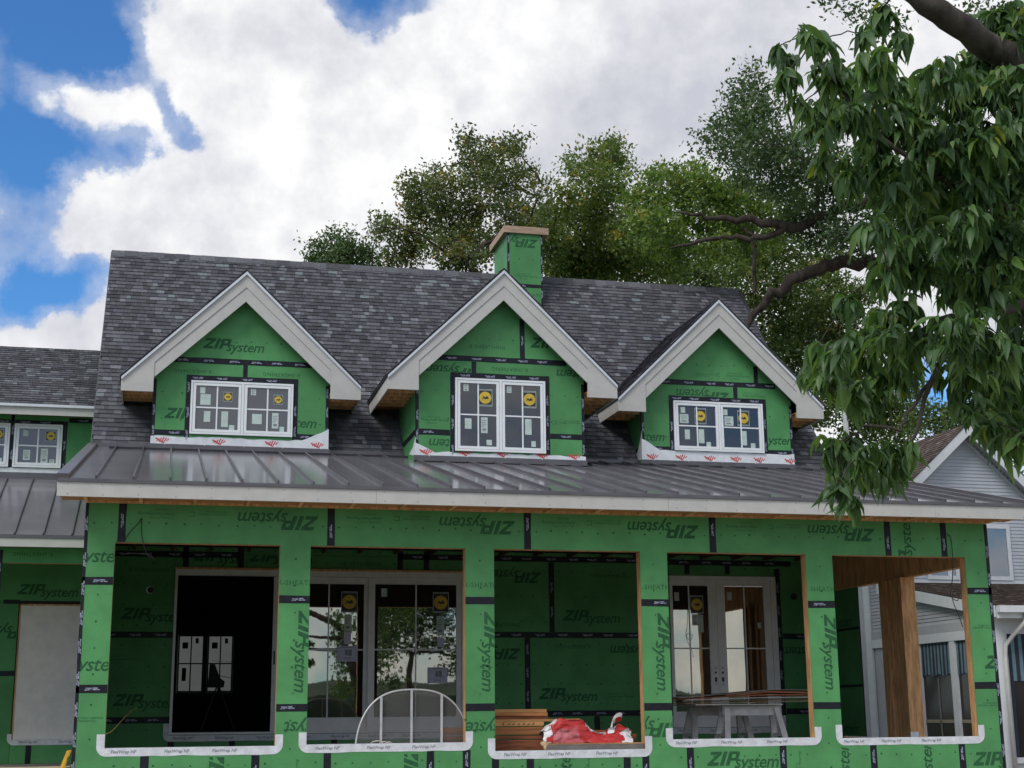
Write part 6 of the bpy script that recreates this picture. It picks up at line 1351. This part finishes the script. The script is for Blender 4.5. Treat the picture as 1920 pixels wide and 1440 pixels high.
for bi, b in enumerate(sorted(B_NEAR + HX, key=lambda b: min((b[0] - q[0]) ** 2 + (b[1] - q[1]) ** 2 + (b[2] - q[2]) ** 2 for q in nodes))):
    nd = min(nodes, key=lambda q: (q[0] - b[0]) ** 2 + (q[1] - b[1]) ** 2 + (q[2] - b[2]) ** 2)
    rr = max(.003, min(.008, nd[3] * .5)); twigs.tube(wig(nd, b, rr, .0028, rg2, 6, .06), 5); nodes.append((*b[:3], rr * .8))
    nf = max(3, int((2500 if b[3] < .39 else 420) * b[3] ** 2 + 3))
    for q in range(nf):
        d = rg2.normal(size=3); d /= np.linalg.norm(d); c0 = np.array(b[:3]) + d * b[3] * rg2.uniform(.2, 1.0) * np.array((1, 1.5, 1))
        if q % 2 == 0: twigs.tube([(*b[:3], .0025), (*(np.array(b[:3]) * .4 + c0 * .6 + rg2.normal(0, .01, 3)), .002), (*c0, .0014)], 4)
        out_a = rg2.uniform(0, 6.28); base_t = np.clip(rg2.normal(.42, .22), 0, .85)
        for li in range(5):
            a = out_a + (li - 2) * rg2.uniform(.45, .7) + rg2.normal(0, .12); pitch = rg2.uniform(.1, 1.2)
            M = Matrix.Translation(Vector(c0 + rg2.normal(0, .006, 3))) @ Matrix.Rotation(a, 4, 'Z') @ Matrix.Rotation(pitch, 4, 'Y') @ Matrix.Rotation(rg2.normal(0, .4), 4, 'X') @ Matrix.Scale(rg2.uniform(.38, .92) * (1.0 if li in (1, 2, 3) else .8), 4)
            tgt = np.clip(base_t + rg2.normal(0, .1), 0, .85)
            if rg2.random() < .012: k = len(LEAVES) + int(rg2.integers(2))
            else: k = int(rg2.integers(9)) * 5 + int(min(4, tgt / .85 * 5))
            singles.append((k, M, rg2.random()))
order = sorted(range(len(singles)), key=lambda i: ((singles[i][1].translation - cam.matrix_world.translation).dot(fwd)) + singles[i][2] * .35)
inframe = []
for i in order:
    p = singles[i][1].translation - cam.matrix_world.translation; z = p.dot(fwd)
    if abs(p.dot(r2) / z) < .352 and abs(p.dot(u2) / z) < .264: inframe.append(i)
    if len(inframe) >= 300: break
own = set(inframe)
for i in inframe:
    k, M, _ = singles[i]; o = bpy.data.objects.new('leaf', (LEAVES + YLEAF)[k]); link(o, hk); o.matrix_basis = M
rest = [s for i, s in enumerate(singles) if i not in own]
V = np.concatenate([LV[k] @ np.array(M.to_3x3()).T + np.array(M.translation) for k, M, _ in rest]); n = len(rest); nf_ = len(LF)
me = bpy.data.meshes.new('foliage'); me.vertices.add(len(V)); me.vertices.foreach_set('co', V.astype('f').ravel())
F = (LF[None] + (np.arange(n) * nv_)[:, None, None]).reshape(-1, 4)
me.loops.add(F.size); me.loops.foreach_set('vertex_index', F.astype('i').ravel()); me.polygons.add(len(F)); me.polygons.foreach_set('loop_start', np.arange(0, F.size, 4, dtype='i')); me.polygons.foreach_set('loop_total', np.full(len(F), 4, 'i'))
at = me.attributes.new('tint', 'FLOAT', 'POINT'); at.data.foreach_set('value', np.repeat([LT[k] for k, _, _ in rest], nv_).astype('f')); me.polygons.foreach_set('use_smooth', [True] * len(F)); me.update(calc_edges=True); me.materials.append(LEAF_NEAR)
fo = bpy.data.objects.new('foliage', me); link(fo, hk); fo['kind'] = 'stuff'
obj('twigs', twigs, BARKG, hk, True, kind='stuff')
me = crown(B_TOP, 2600, .019, 17, clump=20, spread=.06, tint_c=.3, tint_v=.15, yellow=0); me.materials.append(LEAF_DARK); o = bpy.data.objects.new('small_foliage', me); link(o, hk); o['kind'] = 'stuff'

# behind the viewer, seen only as reflections in the doors: a lakeside tree and the far shore
rb = [(10.5, -36, 6.2, 1.4), (11.8, -36.5, 5.4, 1.3), (9.6, -35.6, 4.6, 1.0), (12.6, -35.8, 7.0, 1.3), (11, -36, 8.0, 1.5), (9.4, -36, 7.2, 1.0), (13.2, -36, 4.0, .9)]
tree('lakeside_tree', 'lone tree on the lawn behind the viewer, mirrored in the sliding door', (11.3, -36, 0), (11.2, -36, 4.2), .2, rb, LEAF_DARK, seed=8, per_m3=110, size=.09, spread=.25, tint_c=.3)
